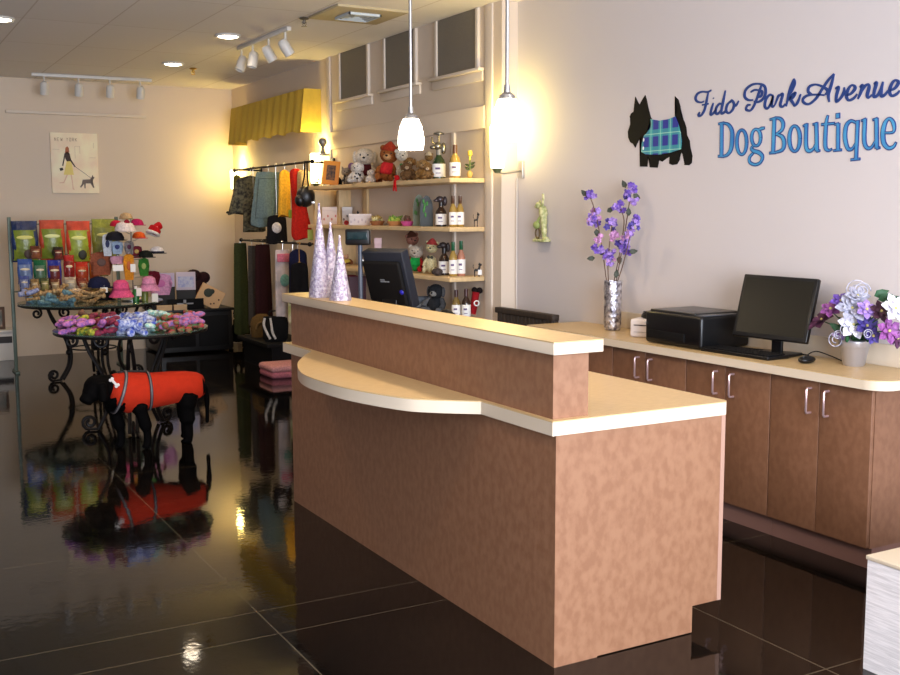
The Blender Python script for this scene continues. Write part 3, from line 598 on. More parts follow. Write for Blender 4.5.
# small wall figure: a terrier-and-lady plaque seen beside the pendant
q = at(544, 242, 'x', XR-0.03); fg = thing('wall_figurine', 'small pale yellow-green figurine plaque mounted on the wall left of the vase', 'figurine', (XR-0.03, 6.09, q.z))
M_fig = mat('pale_ceramic', (212, 208, 158), 0.5, noise=(50, 0.5), rgb2=(150, 158, 96))
build(MB().box(-0.03, 0.028, -0.07, 0.07, 0, 0.02, 0.006).ell((0, -0.055, 0.02), (0.02, 0.02, 0.018)).ell((0, 0.055, 0.02), (0.02, 0.018, 0.016)), 'base', M_fig, fg)
build(MB().tube(spl([(0, -0.035, 0.015), (0, -0.03, 0.08), (0, -0.025, 0.15), (0, -0.015, 0.21), (0, -0.005, 0.235)]), [0.016]*5+[0.02]*5+[0.024]*5+[0.03]*5+[0.026]*4+[0.018], 12)
      .ell((-0.004, 0.035, 0.248), (0.022, 0.026, 0.024)).ell((-0.006, 0.058, 0.24), (0.012, 0.018, 0.011)).ell((0, 0.02, 0.27), (0.008, 0.01, 0.016)), 'figure', M_fig, fg)
build(MB().tube(spl([(-0.01, -0.01, 0.2), (-0.014, -0.03, 0.25), (-0.012, -0.035, 0.30), (-0.01, -0.03, 0.325)]), 0.008, 8), 'raised_arm', M_fig, fg)
build(MB().ell((-0.015, 0.04, 0.115), (0.02, 0.036, 0.028)).tube(spl([(-0.012, 0.0, 0.17), (-0.02, 0.03, 0.13), (-0.02, 0.06, 0.11)]), 0.010, 8), 'basket', cm((150, 164, 96), 0.5), fg)
build(MB().tube([(-0.012, 0.03+0.026*math.cos(a), 0.058+0.034*math.sin(a)) for a in np.linspace(0, 2*PI, 20)[:-1]], 0.006, 8, True), 'ring', cm((92, 74, 44), 0.5), fg)

# dark bench back behind the counter end
cb = thing('dark_bench', 'dark brown wooden bench whose slatted back shows behind the desk ledge', 'bench', (3.75, 5.98, 0))
M_dk = mat('dark_brown_wood', (52, 40, 30), 0.6, noise=(40, 0.4), stretch=(1, 1, 0.2))
mb = MB()
for k in range(15): mb.box(3.95, 3.98, 5.71+k*0.045, 5.75+k*0.045, 0.46, 0.86, 0.003)
build(mb, 'slats', M_dk, cb, world=True)
build(MB().box(3.94, 3.995, 5.69, 6.41, 0.855, 0.895, 0.006), 'top_rail', M_dk, cb, world=True)
build(MB().box(3.56, 4.0, 5.69, 6.40, 0.40, 0.45, 0.006), 'seat', M_dk, cb, world=True)
for x in (3.58, 3.96):
    for y in (5.70, 6.37): build(MB().box(x, x+0.035, y, y+0.035, 0, 0.86 if x > 3.9 else 0.40, 0.003), 'leg', M_dk, cb, world=True)

# ================================================================== things on the desk
M_glit = mat('silver_glitter', (206, 200, 214), 0.35, metal=0.55, noise=(70, 0.4), rgb2=(150, 138, 166), bump=(110, 1.0))
for (bx, by, pxl, pxr, tx, ty, lab) in ((320, 296, 308, 333, 319, 205, 'tallest silver glitter cone tree, at the left on the desk ledge'), (331, 298, 318, 344, 327, 224, 'silver glitter cone tree standing between and behind its two neighbours'), (340, 300, 328, 352, 338, 237, 'shortest silver glitter cone tree, nearest the register')):
    c = at(bx, by, 'z', 1.128); c.x = {320: 2.075, 331: 2.13, 340: 2.085}[bx]; c.y = at(bx, 270, 'x', c.x).y
    h = at(tx, ty, 'x', c.x).z-1.128; r = (pxr-pxl)/2/FPX*dep(c)*0.93
    t = thing('glitter_cone_tree', lab, 'decoration', (c.x, c.y, 1.128), 0, 'silver cone trees on the desk ledge')
    build(MB().lathe([(0, 0), (r, 0.001), (r*0.98, h*0.03), (r*0.5, h*0.52), (r*0.12, h*0.92), (0.004, h*0.985), (0.001, h)], seg=40, wob=lambda a, z: 0.035*math.sin(13*a+90*z)*math.sin(7*a-60*z)), 'cone', M_glit, t)
    build(MB().ell((0, 0, h), (0.006, 0.006, 0.012), 8), 'tip', M_glit, t)
# register monitor seen from behind
rm = thing('register_monitor', 'black point-of-sale monitor seen from behind over the desk ledge', 'monitor', (2.55, 5.24, 0.862), 0)
ry = Matrix.Rotation(math.radians(-64), 4, 'Z')
def Q(mb, tilt=math.radians(19)): mb.m = ry @ Matrix.Translation((0, 0, 0.335)) @ Matrix.Rotation(tilt, 4, 'X'); return mb
build(Q(MB()).box(-0.14, 0.135, -0.02, 0.045, -0.165, 0.165, 0.008), 'screen_casing', mat('blue_black_plastic', (28, 31, 40), 0.5, spec=0.3), rm)
bk = build(Q(MB()).box(-0.135, 0.115, -0.045, -0.015, -0.155, 0.115, 0.012), 'back_cover', M_blackm, rm)
build(Q(MB()).box(-0.03, 0.03, -0.0465, -0.0445, 0.0, 0.006).box(-0.03, 0.0, -0.0465, -0.0445, 0.01, 0.016), 'emblem', cm((110, 116, 124), 0.4), bk)
build(Q(MB()).ell((0.10, -0.048, -0.055), (0.014, 0.006, 0.014), 14), 'blue_knob', cm((30, 30, 150), 0.3), bk)
mb = MB(); mb.m = ry; mb.box(-0.05, 0.05, -0.01, 0.02, 0.01, 0.26, 0.006).box(-0.11, 0.11, -0.09, 0.10, 0, 0.02, 0.006); build(mb, 'stand', M_black, rm)
pd = at(359, 298, 'x', 2.42)
pdz = at(358, 245, 'x', 2.42).z
cd_ = thing('customer_display', 'small black customer display on a pole left of the register monitor', 'display', (2.42, pd.y, 0.862), math.radians(-35))
build(MB().tube([(0.01, 0, 0.01), (0.01, 0, pdz-0.862+0.03)], 0.013, 12), 'pole', mat('pole_grey', (60, 66, 80), 0.4), cd_)
build(MB().box(-0.07, 0.07, -0.05, 0.05, 0, 0.02, 0.006), 'foot', M_black, cd_)
hd = build(MB().box(-0.068, 0.068, -0.03, 0.03, pdz-0.862, pdz-0.862+0.088, 0.01), 'display_head', M_black, cd_)
build(MB().box(-0.056, 0.056, -0.0335, -0.0295, pdz-0.862+0.03, pdz-0.862+0.072, 0.003), 'display_window', mat('teal_dark_glass', (10, 34, 38), 0.2), hd)
tag(build(MB().tube(spl([(2.52, 4.77, 0.865), (2.56, 4.74, 1.0), (2.6, 4.70, 1.06), (2.64, 4.62, 1.0), (2.66, 4.58, 0.87)]), 0.012, 8), 'handset_cord', M_black), 'thick black cord behind the desk ledge right of the register', 'cord')

# ================================================================== shelves
SX0, SX1 = 3.72, XA
def shelf(z, y1, y0=6.665, th=0.032): return MB().box(SX0, SX1-0.002, y0, y1, z-th, z, 0.003)
su = thing('wall_shelving', 'maple wall shelving with four long boards between the windows and the desk', 'shelving', (3.87, 8.0, 0))
ZS = [1.805, 1.455, 1.095, 0.79]
ends = [9.35, 9.38, 8.95, 8.95]
for z, y1 in zip(ZS, ends):
    s = build(shelf(z, y1), 'shelf', M_wood, su, world=True)
build(MB().box(3.80, SX1-0.002, 9.39, 9.45, 0, 1.77, 0.003), 'upright', M_wood, su, world=True)
build(MB().box(3.90, SX1-0.002, 9.06, 9.12, 1.457, 1.77, 0.003), 'upright', M_wood, su, world=True)
build(MB().box(3.995, SX1-0.002, 8.66, 8.76, 1.457, 1.77, 0.003), 'upright', M_wood, su, world=True)
build(MB().box(3.80, SX1-0.002, 8.96, 9.02, 0, 1.42, 0.003), 'upright', M_wood, su, world=True)
# ---- generic goods
def loc(px, z, X=3.85): return Vector((X, at(px, 200, 'x', X).y, z))
def wd(px, p): return px/FPX*dep(p)
def hz(px, py, X=3.85): return at(px, py, 'x', X).z
M_eye = cm((12, 10, 10), 0.2)
def plush(px0, px1, py, z, lab, bc, hc=None, shirt=None, X=3.85, ears='round', muz=None, hat=None, arm=None, group=None, cat='plush toy', name='plush_dog', turn=0, spots=None, h=None, bow=None):
    c = (px0+px1)/2; p = loc(c, z, X); w = wd(px1-px0, p)*1.12; h = h or max(hz(c, py, X)-z, 0.03); w = min(w, h*1.25); p.z = z+0.002
    hc = hc or bc; arm = arm or bc; t = thing(name, lab, cat, p, facecam(p)+turn, group)
    r = w*0.34; hr = min(h*0.25, w*0.34); R_ = h; t.rotation_euler = (0, rnd.uniform(-.16, .16), t.rotation_euler.z+rnd.uniform(-.5, .5)); t.location.z += w*0.05
    build(MB().ell((0, 0, h*0.28), (w*0.31, w*0.27, h*0.28), 18), 'body', fur(bc), t)
    hd = build(MB().ell((0, -w*0.05, h-hr*1.08), (hr*1.12, hr, hr*1.0), 18), 'head', fur(hc), t)
    build(MB().ell((0, -w*0.05-hr*0.85, h-hr*1.35), (hr*0.5, hr*0.5, hr*0.4), 12), 'muzzle', fur(muz or hc), hd)
    build(MB().ell((0, -w*0.05-hr*1.32, h-hr*1.22), (hr*0.16, hr*0.12, hr*0.13), 8), 'nose', M_eye, hd)
    build(MB().ell((-hr*0.42, -w*0.05-hr*0.86, h-hr*0.9), hr*0.11, 8).ell((hr*0.42, -w*0.05-hr*0.86, h-hr*0.9), hr*0.11, 8), 'eyes', M_eye, hd)
    for s in (-1, 1):
        if ears == 'round': e = MB().ell((s*hr*0.85, -w*0.03, h-hr*0.35), (hr*0.36, hr*0.2, hr*0.36), 12)
        elif ears == 'flop': e = MB().ell((s*hr*1.1, -w*0.04, h-hr*1.15), (hr*0.28, hr*0.3, hr*0.72), 12)
        else: e = MB().tube([(s*hr*0.55, 0, h-hr*0.5), (s*hr*0.7, 0, h-hr*0.05), (s*hr*0.75, 0, h+hr*0.25)], [hr*0.35, hr*0.22, hr*0.03], 10)
        if ears: build(e, 'ear', fur(arm if ears == 'flop' else hc), hd)
        build(MB().tube([(s*w*0.2, -w*0.02, h*0.46), (s*w*0.34, -w*0.16, h*0.32), (s*w*0.34, -w*0.27, h*0.2)], [w*0.09, w*0.09, w*0.1], 10), 'arm', fur(arm), t)
        build(MB().tube([(s*w*0.16, -w*0.08, h*0.12), (s*w*0.26, -w*0.28, h*0.1), (s*w*0.28, -w*0.40, h*0.10)], [w*0.1, w*0.1, min(w*0.12, h*0.095)], 10).ell((s*w*0.28, -w*0.42, h*0.11), (w*0.11, w*0.06, h*0.11), 10), 'leg', fur(arm), t)
    if shirt: build(MB().lathe([(w*0.26, h*0.18), (w*0.345, h*0.24), (w*0.335, h*0.36), (w*0.25, h*0.5), (w*0.16, h*0.55)], seg=20, sy=0.9), 'shirt', fab(shirt), t)
    if bow: build(MB().ell((-w*0.1, -w*0.28, h*0.5), (w*0.1, w*0.05, h*0.05), 10).ell((w*0.1, -w*0.28, h*0.5), (w*0.1, w*0.05, h*0.05), 10), 'bow', fab(bow), t)
    if hat: build(MB().lathe([(hr*1.0, h-hr*0.62), (hr*1.08, h-hr*0.5), (hr*0.95, h-hr*0.36), (hr*0.6, h+hr*0.1), (hr*0.15, h+hr*0.5), (0.001, h+hr*0.55)], c=(0, -w*0.03, 0), seg=16), 'hat', fab(hat), hd)
    if spots:
        mb = MB()
        for k in range(9):
            a = rnd.uniform(-2.4, -0.7); zz = rnd.uniform(0.1, 0.45); mb.ell((w*0.29*math.cos(a), w*0.27*math.sin(a), h*zz), (w*0.05, w*0.03, w*0.045), 8)
        build(mb, 'spots', fur(spots), t)
    return t
def standing_dog(px, z, w, h, lab, X=3.85, col=(14, 12, 12), tagc=False, turn=0, group=None, name='dog_figurine'):
    p = loc(px, z, X); t = thing(name, lab, 'figurine', p+Vector((0, 0, 0.001)), facecam(p)+turn, group); m = cm(col, 0.5)
    build(MB().tube(spl([(-w*.22, 0, h*0.50), (0, 0, h*0.47), (w*.2, 0, h*0.55), (w*.27, 0, h*0.75)]), [w*0.13]*6+[w*.13]*6+[w*.12]*6+[w*.1], 10), 'body', m, t)
    hd = build(MB().ell((w*0.32, 0, h*0.84), (w*0.19, w*0.11, h*0.09), 12).tube([(w*.24, .0, h*.86), (w*.2, 0, h)], [w*.06, 0.001], 8).tube([(w*.3, .0, h*.88), (w*.3, 0, h)], [w*.06, 0.001], 8), 'head', m, t)
    for x in (-0.24, 0.2):
        for y in (-0.06, 0.06): build(MB().tube([(x*w, y*w, h*0.5), (x*w, y*w, h*0.2), (x*w+w*.02, y*w, h*0.02)], [w*.08, w*.05, w*.055], 8), 'leg', m, t)
    build(MB().tube(spl([(-w*.3, 0, h*.55), (-w*.4, 0, h*.7), (-w*.36, 0, h*.85)]), w*.03, 6), 'tail', m, t)
    if tagc: build(MB().box(w*.1, w*.5, -w*.16, -w*.15, h*.15, h*.5), 'price_tag', M_card, t)
    return t
M_glg = mat('green_bottle_glass', (34, 54, 26), 0.12, spec=0.6); M_glb = mat('dark_brown_bottle_glass', (46, 26, 14), 0.12, spec=0.6); M_gly = mat('amber_bottle', (158, 128, 62), 0.15, spec=0.6)
def bottle(px, z, ptop, lab, gm=M_gly, cap=(92, 58, 30), X=3.85, w=11, holder=None, group=None):
    p = loc(px, z, X); r = wd(w, p)/2; h = hz(px, ptop, X)-z; t = thing('bottle', lab, 'bottle', p+Vector((0, 0, 0.001)), facecam(p), group)
    build(MB().lathe([(0, 0), (r*0.9, 0), (r, h*0.02), (r, h*0.5), (r*0.85, h*0.6), (r*0.42, h*0.72), (r*0.36, h*0.97), (0, h*0.97)], seg=24), 'glass_body', gm, t)
    lb = build(MB().lathe([(r*1.005, h*0.07), (r*1.03, h*0.075), (r*1.03, h*0.47), (r*1.005, h*0.475)], seg=24), 'label', M_card, t)
    build(MB().box(-r*0.55, r*0.2, -r*1.06, -r*0.8, h*0.30, h*0.36).box(-r*0.5, r*0.3, -r*1.06, -r*0.8, h*0.18, h*0.20), 'print', cm((90, 70, 110)), lb)
    build(MB().lathe([(r*0.38, h*0.74), (r*0.44, h*0.75), (r*0.42, h), (0, h)], seg=16), 'cap', cm(cap, 0.35), t)
    if holder:
        m = holder
        build(MB().ell((-r*0.2, -r*0.2, h*1.02), (r*0.75, r*0.55, r*0.6), 14).ell((-r*0.9, -r*0.5, h*0.98), (r*0.5, r*0.35, r*0.32), 12).ell((r*0.7, -r*.1, h*0.95), (r*0.42, r*0.3, r*0.9), 12), 'dog_head_stopper', m, t)
    return t
def gbox(px0, px1, ptop, z, lab, col, X=3.85, name='gift_box', cat='box', pat=None, d=0.07):
    p = loc((px0+px1)/2, z, X); w = wd(px1-px0, p); h = hz((px0+px1)/2, ptop, X)-z; t = thing(name, lab, cat, p+Vector((0, 0, 0.001)), facecam(p))
    build(MB().box(-w/2, w/2, -d/2, d/2, 0, h*0.93, 0.004), 'box_body', cm(col, 0.6), t)
    build(MB().box(-w/2-0.002, w/2+0.002, -d/2-0.002, d/2+0.002, h*0.8, h, 0.003), 'lid', cm(tuple(min(255, c+8) for c in col), 0.6), t)
    if pat:
        mb = MB(); n = max(2, int(w/0.03))
        for k in range(n): mb.ell((-w/2+(k+.5)*w/n, -d/2-0.0005, h*(0.3+0.18*(k % 2))), (0.008, 0.002, 0.012), 8)
        build(mb, 'printed_motifs', cm(pat, 0.6), t)
    return t
Z1, Z2, Z3, Z4 = ZS
# top shelf
f = loc(330, Z1, 3.80); t = thing('framed_picture', 'orange picture frame leaning at the left end of the top shelf', 'picture frame', f+Vector((0, 0, 0.001)), facecam(f)-0.15)
fr = MB(); fr.m = Matrix.Rotation(-0.12, 4, 'X') @ Matrix.Rotation(0.10, 4, 'Y')
fr.box(-0.075, 0.075, -0.01, 0.01, 0.01, 0.225, 0.003); build(fr, 'frame', cm((206, 130, 30), 0.5), t)
fr = MB(); fr.m = Matrix.Rotation(-0.12, 4, 'X') @ Matrix.Rotation(0.10, 4, 'Y'); fr.box(-0.04, 0.04, -0.012, -0.009, 0.05, 0.185); build(fr, 'picture', mat('dark_picture', (120, 78, 40), 0.5, noise=(40, 0.8), rgb2=(40, 26, 20)), t)
build(MB().box(-0.012, 0.012, 0.0, 0.055, 0, 0.006).tube([(0, 0.05, 0.004), (0, 0.01, 0.12)], 0.005, 6), 'easel_leg', M_blackm, t)
standing_dog(317, Z1, 0.055, 0.085, 'tiny black dog figurine at the far left end of the top shelf', X=3.82)
standing_dog(343.5, Z1, 0.05, 0.095, 'tiny black dog figurine between the orange frame and the spotted plush', X=3.85)
t = thing('black_bell_ornament', 'small black rounded ornament right of the orange picture frame', 'ornament', loc(338, Z1, 3.93)+Vector((0, 0, 0.001)))
build(MB().lathe([(0, 0), (0.045, 0), (0.045, 0.02), (0.035, 0.06), (0.015, 0.085), (0.006, 0.10), (0, 0.1)], seg=20), 'body', M_blackm, t)
build(MB().ell((0, 0, 0.105), 0.01, 10), 'knob', M_blackm, t)
g = thing('wall_ornament', 'small grey statuette on the wall bracket by the middle sconce', 'ornament', Vector((3.93, 9.50, 2.13)))
build(MB().box(-0.035, 0.055, -0.04, 0.04, -0.03, -0.01, 0.004), 'bracket', M_steel, g)
build(MB().lathe([(0, -0.01), (0.03, -0.01), (0.02, 0.02), (0.016, 0.05), (0.034, 0.075), (0.042, 0.10), (0.03, 0.13), (0, 0.14)], seg=16), 'body', mat('pewter', (130, 124, 116), 0.4, metal=0.5), g)
plush(349, 367, 163, Z1, 'white plush dog with black spots sitting low at the front of the top shelf', (224, 214, 204), spots=(24, 20, 20), ears='flop', arm=(210, 200, 190), X=3.77)
plush(366, 377, 170, Z1, 'tiny cream plush pup beside the spotted plush dog', (226, 208, 190), ears='flop', X=3.77)
plush(352, 378, 149, Z1, 'big white plush dog in a dark maroon shirt on the top shelf', (214, 202, 186), shirt=(84, 28, 34), X=3.92, ears='flop')
t = thing('purple_flower_pick', 'fuzzy purple pompom flower behind the white plush dog', 'decoration', loc(352, Z1, 3.98)+Vector((0, 0, 0.001)))
build(MB().tube([(0, 0, 0), (0, 0, 0.16)], 0.004, 6), 'stick', M_stem, t); build(MB().ell((0, 0, 0.175), 0.032, 14), 'pompom', fur((140, 110, 160)), t)
plush(375, 397, 147, Z1, 'brown plush gingerbread dog in a red shirt and hat', (150, 84, 38), shirt=(200, 40, 44), hat=(160, 52, 30), muz=(200, 150, 100), X=3.84)
rb = loc(396, Z1, 3.705); t = thing('red_ribbon_toy', 'red ribbon toy hanging over the front of the top shelf', 'toy', rb+Vector((0, 0, -0.06)), 0)
build(MB().tube(spl([(0.03, 0, 0.075), (0.0, 0, 0.07), (-0.008, -0.01, 0.03), (-0.008, -0.02, -0.02)]), 0.007, 8).tube(spl([(0.03, 0.01, 0.075), (-0.002, 0.01, 0.07), (-0.008, 0.015, 0.03), (-0.008, 0.025, -0.015)]), 0.007, 8), 'ribbons', fab((196, 20, 26)), t)
build(MB().ell((0.012, 0.005, 0.085), (0.02, 0.03, 0.022), 12), 'knot', fab((196, 20, 26)), t)
plush(396, 411, 150, Z1, 'white plush elf with a green scarf, under the left pendant lamp', (210, 200, 186), bow=(50, 140, 80), hat=(226, 220, 208), X=3.90)
plush(400, 416, 163, Z1, 'dark brown plush pup with pink ear in front of the elf', (104, 74, 46), X=3.78, ears='flop', muz=(190, 160, 130))
plush(414, 428, 160, Z1, 'tan plush dog lying against the wine bottle', (166, 130, 84), X=3.87, ears='flop', muz=(210, 180, 140))
plush(422, 435, 165, Z1, 'small mottled brown plush dog next to the green wine bottle', (128, 96, 60), X=3.78, ears='round', muz=(206, 184, 160))
plush(424, 434, 154, Z1, 'small beige plush with a white round cap at the back of the top shelf', (150, 122, 84), hat=(226, 214, 196), X=3.96)
t = bottle(439, Z1, 147, 'green wine bottle topped by a pewter dog-shaped stopper on the top shelf', gm=M_glg, cap=(120, 116, 110), w=13, holder=mat('pewter_shiny', (130, 124, 112), 0.25, metal=0.8))
build(MB().tube([(0, 0, 0.24), (0, 0, 0.33)], 0.008, 8).lathe([(0, 0.335), (0.04, 0.33), (0.042, 0.34), (0.02, 0.35), (0, 0.352)], seg=20).tube(spl([(-0.02, -0.01, 0.25), (-0.05, -0.02, 0.28), (-0.05, -0.02, 0.31)]), 0.006, 8), 'stopper_figure', mat('pewter_shiny', (130, 124, 112), 0.25, metal=0.8), t)
bottle(455, Z1, 145, 'golden bottle with white label alone at the right of the top shelf')
t = thing('flower_stake', 'yellow tulip-like ornament on a dark green leafy stake, right end of the top shelf', 'ornament', Vector((3.93, 6.74, Z1+0.001)), -0.4)
build(MB().ell((0, 0, 0.028), (0.022, 0.022, 0.028), 14), 'bulb', cm((196, 160, 84), 0.5), t)
build(MB().tube([(0, 0, 0.05), (0.0, 0, 0.14)], 0.006, 8), 'stem', cm((96, 110, 50)), t)
build(MB().tube(spl([(0, 0, 0.13), (0.002, 0, 0.165), (0, 0, 0.20)]), [0.008]*6+[0.017]*6+[0.004], 12), 'flower', cm((220, 190, 60), 0.5), t)
mb = MB(); [leaf(mb, (0, 0, 0.06+k*0.012), (s, -0.2, 0.5), 0.045, 0.022) for k, s in enumerate((-1, 1, -1, 1))]; build(mb, 'leaves', cm((54, 64, 30)), t)
# second shelf
gbox(322, 341, 207, Z2, 'white box with small pink pictures at the left of the second shelf', (216, 196, 186), pat=(196, 110, 100), X=3.87)
gbox(342, 352, 207, Z2, 'white tin with a grey dog picture beside the pink-pictured box', (206, 200, 196), pat=(110, 100, 100), X=3.95, name='tin', cat='tin')
gbox(349, 371, 214, Z2, 'long low white patterned gift box on the second shelf', (222, 206, 198), pat=(196, 176, 176), X=3.80)
t = thing('rolled_ribbon', 'red and white rolled ribbon against the long white box', 'ribbon', loc(346, Z2, 3.77)+Vector((0, 0, 0.001)), -0.4)
mb = MB()
for k in range(3): mb.tube([(0.016*math.cos(a)*(1-k*.3), -0.012+k*0.008, 0.02+0.016*math.sin(a)*(1-k*.3)) for a in np.linspace(0, 2*PI, 14)[:-1]], 0.005, 6, True)
build(mb, 'coil', cm((180, 40, 40)), t); build(MB().box(-0.012, 0.012, -0.008, 0.01, 0, 0.008), 'base', M_card, t)
standing_dog(356, Z2, 0.05, 0.125, 'thin black figurine standing behind the long white box', X=3.96)
def treat_bowl(px, w, lab, bc, cols, X=3.83):
    p = loc(px, Z2, X); t = thing('treat_basket', lab, 'basket', p+Vector((0, 0, 0.001)), facecam(p))
    r = wd(w, p)/2
    build(MB().lathe([(0, 0.0), (r*0.7, 0), (r*1.0, 0.035), (r*0.94, 0.037), (r*0.66, 0.008), (0, 0.008)], seg=24, sy=0.7), 'basket', cm(bc, 0.6), t)
    mb = MB()
    for k in range(len(cols)*7): pass
    for ci, c in enumerate(cols):
        mb = MB()
        for k in range(7):
            a = rnd.uniform(0, 6.28); q = rnd.uniform(0, .65)*r; q2 = Matrix.Rotation(rnd.uniform(0, 3), 3, 'Y') @ Matrix.Rotation(rnd.uniform(0, 3), 3, 'X')
            mb.ell((q*math.cos(a)*1.1, q*math.sin(a)*.6, 0.032+0.012*ci+rnd.uniform(0, .014)), (0.022, 0.009, 0.012), 8, q2)
        o = build(mb, 'treats', cm(c, 0.6), t); o['kind'] = 'stuff'
treat_bowl(377, 15, 'orange-brown basket of yellow-green treats on the second shelf', (150, 92, 50), [(190, 176, 90), (216, 200, 140), (160, 130, 60)])
treat_bowl(395, 17, 'tan basket heaped with bright green treats on the second shelf', (180, 120, 70), [(150, 170, 60), (178, 190, 70), (110, 140, 50)])
treat_bowl(407, 13, 'pink basket with dark red treats on the second shelf', (190, 70, 130), [(120, 50, 50), (150, 70, 60), (90, 60, 40)])
def arch(px0, px1, py, lab, col, X, trim):
    p = loc((px0+px1)/2, Z2, X); w = wd(px1-px0, p); h = hz(px0, py, X)-Z2; t = thing('arched_plaque', lab, 'plaque', p+Vector((0, 0, 0.001)), facecam(p))
    pl = [(-w/2, 0), (w/2, 0), (w/2, h*0.55)]+[(w/2*math.cos(a), h*0.55+h*0.45*math.sin(a)) for a in np.linspace(0.1, PI-0.1, 10)]+[(-w/2, h*0.55)]
    build(MB().prism(pl, 'y', -0.012, 0.012), 'panel', cm(col, 0.5), t, smooth=False)
    mb = MB()
    for k in range(6): mb.ell((rnd.uniform(-.35, .35)*w, -0.015, h*rnd.uniform(.35, .9)), (0.008, 0.004, 0.018), 8)
    build(mb, 'leaf_relief', cm(trim, 0.5), t)
arch(413, 425, 195, 'pale grey-green arched plaque leaning on the second shelf', (108, 118, 96), 3.90, (60, 120, 50))
arch(420, 433, 196, 'dark green arched plaque overlapping the grey-green one', (10, 22, 18), 3.83, (60, 130, 50))
bottle(441, Z2, 200, 'dark bottle with a black dog-head stopper on the second shelf', gm=M_glb, cap=(30, 24, 20), w=11, holder=mat('dark_pewter', (70, 60, 62), 0.3, metal=0.4))
bottle(453, Z2, 196, 'golden bottle with dark cap on the second shelf, left of the pair', w=8, X=3.84)
bottle(460, Z2, 196, 'golden bottle with dark cap on the second shelf, right of the pair', w=8, X=3.90)
standing_dog(476, Z2, 0.05, 0.105, 'small black dog figurine at the right end of the second shelf', X=3.94)
# third shelf
plush(405, 424, 246, Z3, 'plush figure in a green coat and red trousers on the third shelf', (30, 140, 60), hc=(190, 176, 160), shirt=(24, 150, 66), arm=(184, 40, 44), X=3.82)
plush(409, 424, 234, Z3, 'brown-hatted plush behind the green-coated one', (130, 92, 70), hc=(150, 100, 84), hat=(84, 48, 34), X=3.96)
plush(422, 437, 242, Z3, 'cream plush snowman with red hat beside the dark bottle', (206, 194, 150), hat=(170, 60, 56), bow=(70, 70, 60), X=3.83, name='plush_snowman')
bottle(444, Z3, 246, 'dark bottle with a black dog-head stopper on the third shelf', gm=M_glb, cap=(24, 20, 18), w=11, holder=cm((34, 24, 24), 0.5))
t = thing('grey_rock_ornament', 'dark grey lumpy plush lying before the dark bottle on the third shelf', 'plush toy', loc(437, Z3, 3.765)+Vector((0, 0, 0.001)))
build(MB().ell((0, 0, 0.028), (0.04, 0.05, 0.028), 14), 'body', fur((84, 74, 70)), t); build(MB().ell((-0.02, -0.04, 0.03), (0.02, 0.02, 0.02), 10), 'head', fur((84, 74, 70)), t)
bottle(453, Z3, 242, 'green-capped bottle with white label on the third shelf, left of the pair', cap=(20, 84, 50), w=8.5, X=3.83)
bottle(461, Z3, 241, 'green-capped bottle with white label on the third shelf, right of the pair', gm=mat('pinkish_bottle', (176, 120, 96), 0.2), cap=(20, 84, 50), w=8.5, X=3.90)
standing_dog(477, Z3, 0.07, 0.105, 'small black dog figurine with a white price tag, right end of the third shelf', X=3.93, tagc=True)
plush(335, 357, 255, Z3, 'brown and tan plush pup behind the cone trees on the third shelf', (120, 70, 40), hc=(196, 150, 116), shirt=(200, 170, 70), X=3.84)
gbox(374, 381, 238, Z3, 'small pink and white box just above the register monitor', (214, 180, 180), pat=(180, 100, 110), X=3.85)
# bottom shelf
def big_dog(px, lab, bc, X): 
    return plush(px-14, px+13, 285, Z4, lab, bc, X=X, ears='flop', muz=(150, 146, 140), arm=(96, 98, 102), name='plush_dog', h=0.225)
big_dog(436, 'dark grey and black plush dog peeking over the ledge right of the register', (40, 42, 46), 3.84)
t = thing('grey_pet_carrier', 'blue-grey soft pet bag lying at the left of the grey plush dog', 'pet bag', loc(421, Z4, 3.80)+Vector((0, 0, 0.001)), -0.5)
build(MB().box(-0.08, 0.08, -0.05, 0.05, 0, 0.13, 0.03), 'bag_body', fab((84, 92, 104)), t); build(MB().box(-0.05, 0.05, -0.054, -0.048, 0.05, 0.075, 0.002), 'strap', cm((140, 150, 164)), t)
bottle(456, Z4, 290, 'brown-capped wine bottle on the bottom shelf, left of the pair', gm=mat('olive_bottle', (120, 96, 44), 0.2), cap=(60, 24, 20), w=9, X=3.83)
bottle(466, Z4, 289, 'brown-capped wine bottle on the bottom shelf, right of the pair', gm=M_glb, cap=(60, 24, 20), w=9, X=3.87)
t = thing('red_stocking_toy', 'red velvet stocking toy with a black furry top on the bottom shelf', 'toy', Vector((3.965, 6.71, Z4+0.001)), -0.4)
build(MB().tube(spl([(-0.03, 0, 0.03), (-0.015, 0, 0.10), (0.0, 0, 0.19)]), [0.028]*6+[0.027]*6+[0.03], 14), 'body', fab((150, 20, 28)), t)
build(MB().ell((-0.012, 0, 0.205), 0.022, 12).ell((0.026, 0, 0.20), 0.024, 12), 'furry_top', fur((26, 16, 16)), t)
build(MB().tube([(0.0+0.018*math.cos(a), -0.032, 0.11+0.018*math.sin(a)) for a in np.linspace(0, 2*PI, 14)[:-1]], 0.005, 6, True), 'ring_tag', M_card, t)
for k, (px, c, n) in enumerate(((346, (140, 30, 36), 'thin red book leaning behind the cone trees'), (351, (150, 44, 60), 'red book behind the display pole'), (356, (70, 40, 50), 'dark plum book next to the register monitor'))):
    p = loc(px, Z4, 3.82); t = thing('book', n, 'book', p+Vector((0, 0, 0.001)), 0, 'books on the bottom shelf')
    build(MB().box(-0.08, 0.08, -0.017, 0.017, 0, 0.22, 0.002), 'cover', cm(c, 0.6), t); build(MB().box(-0.077, 0.082, -0.012, 0.012, 0.004, 0.216), 'pages', M_card, t)

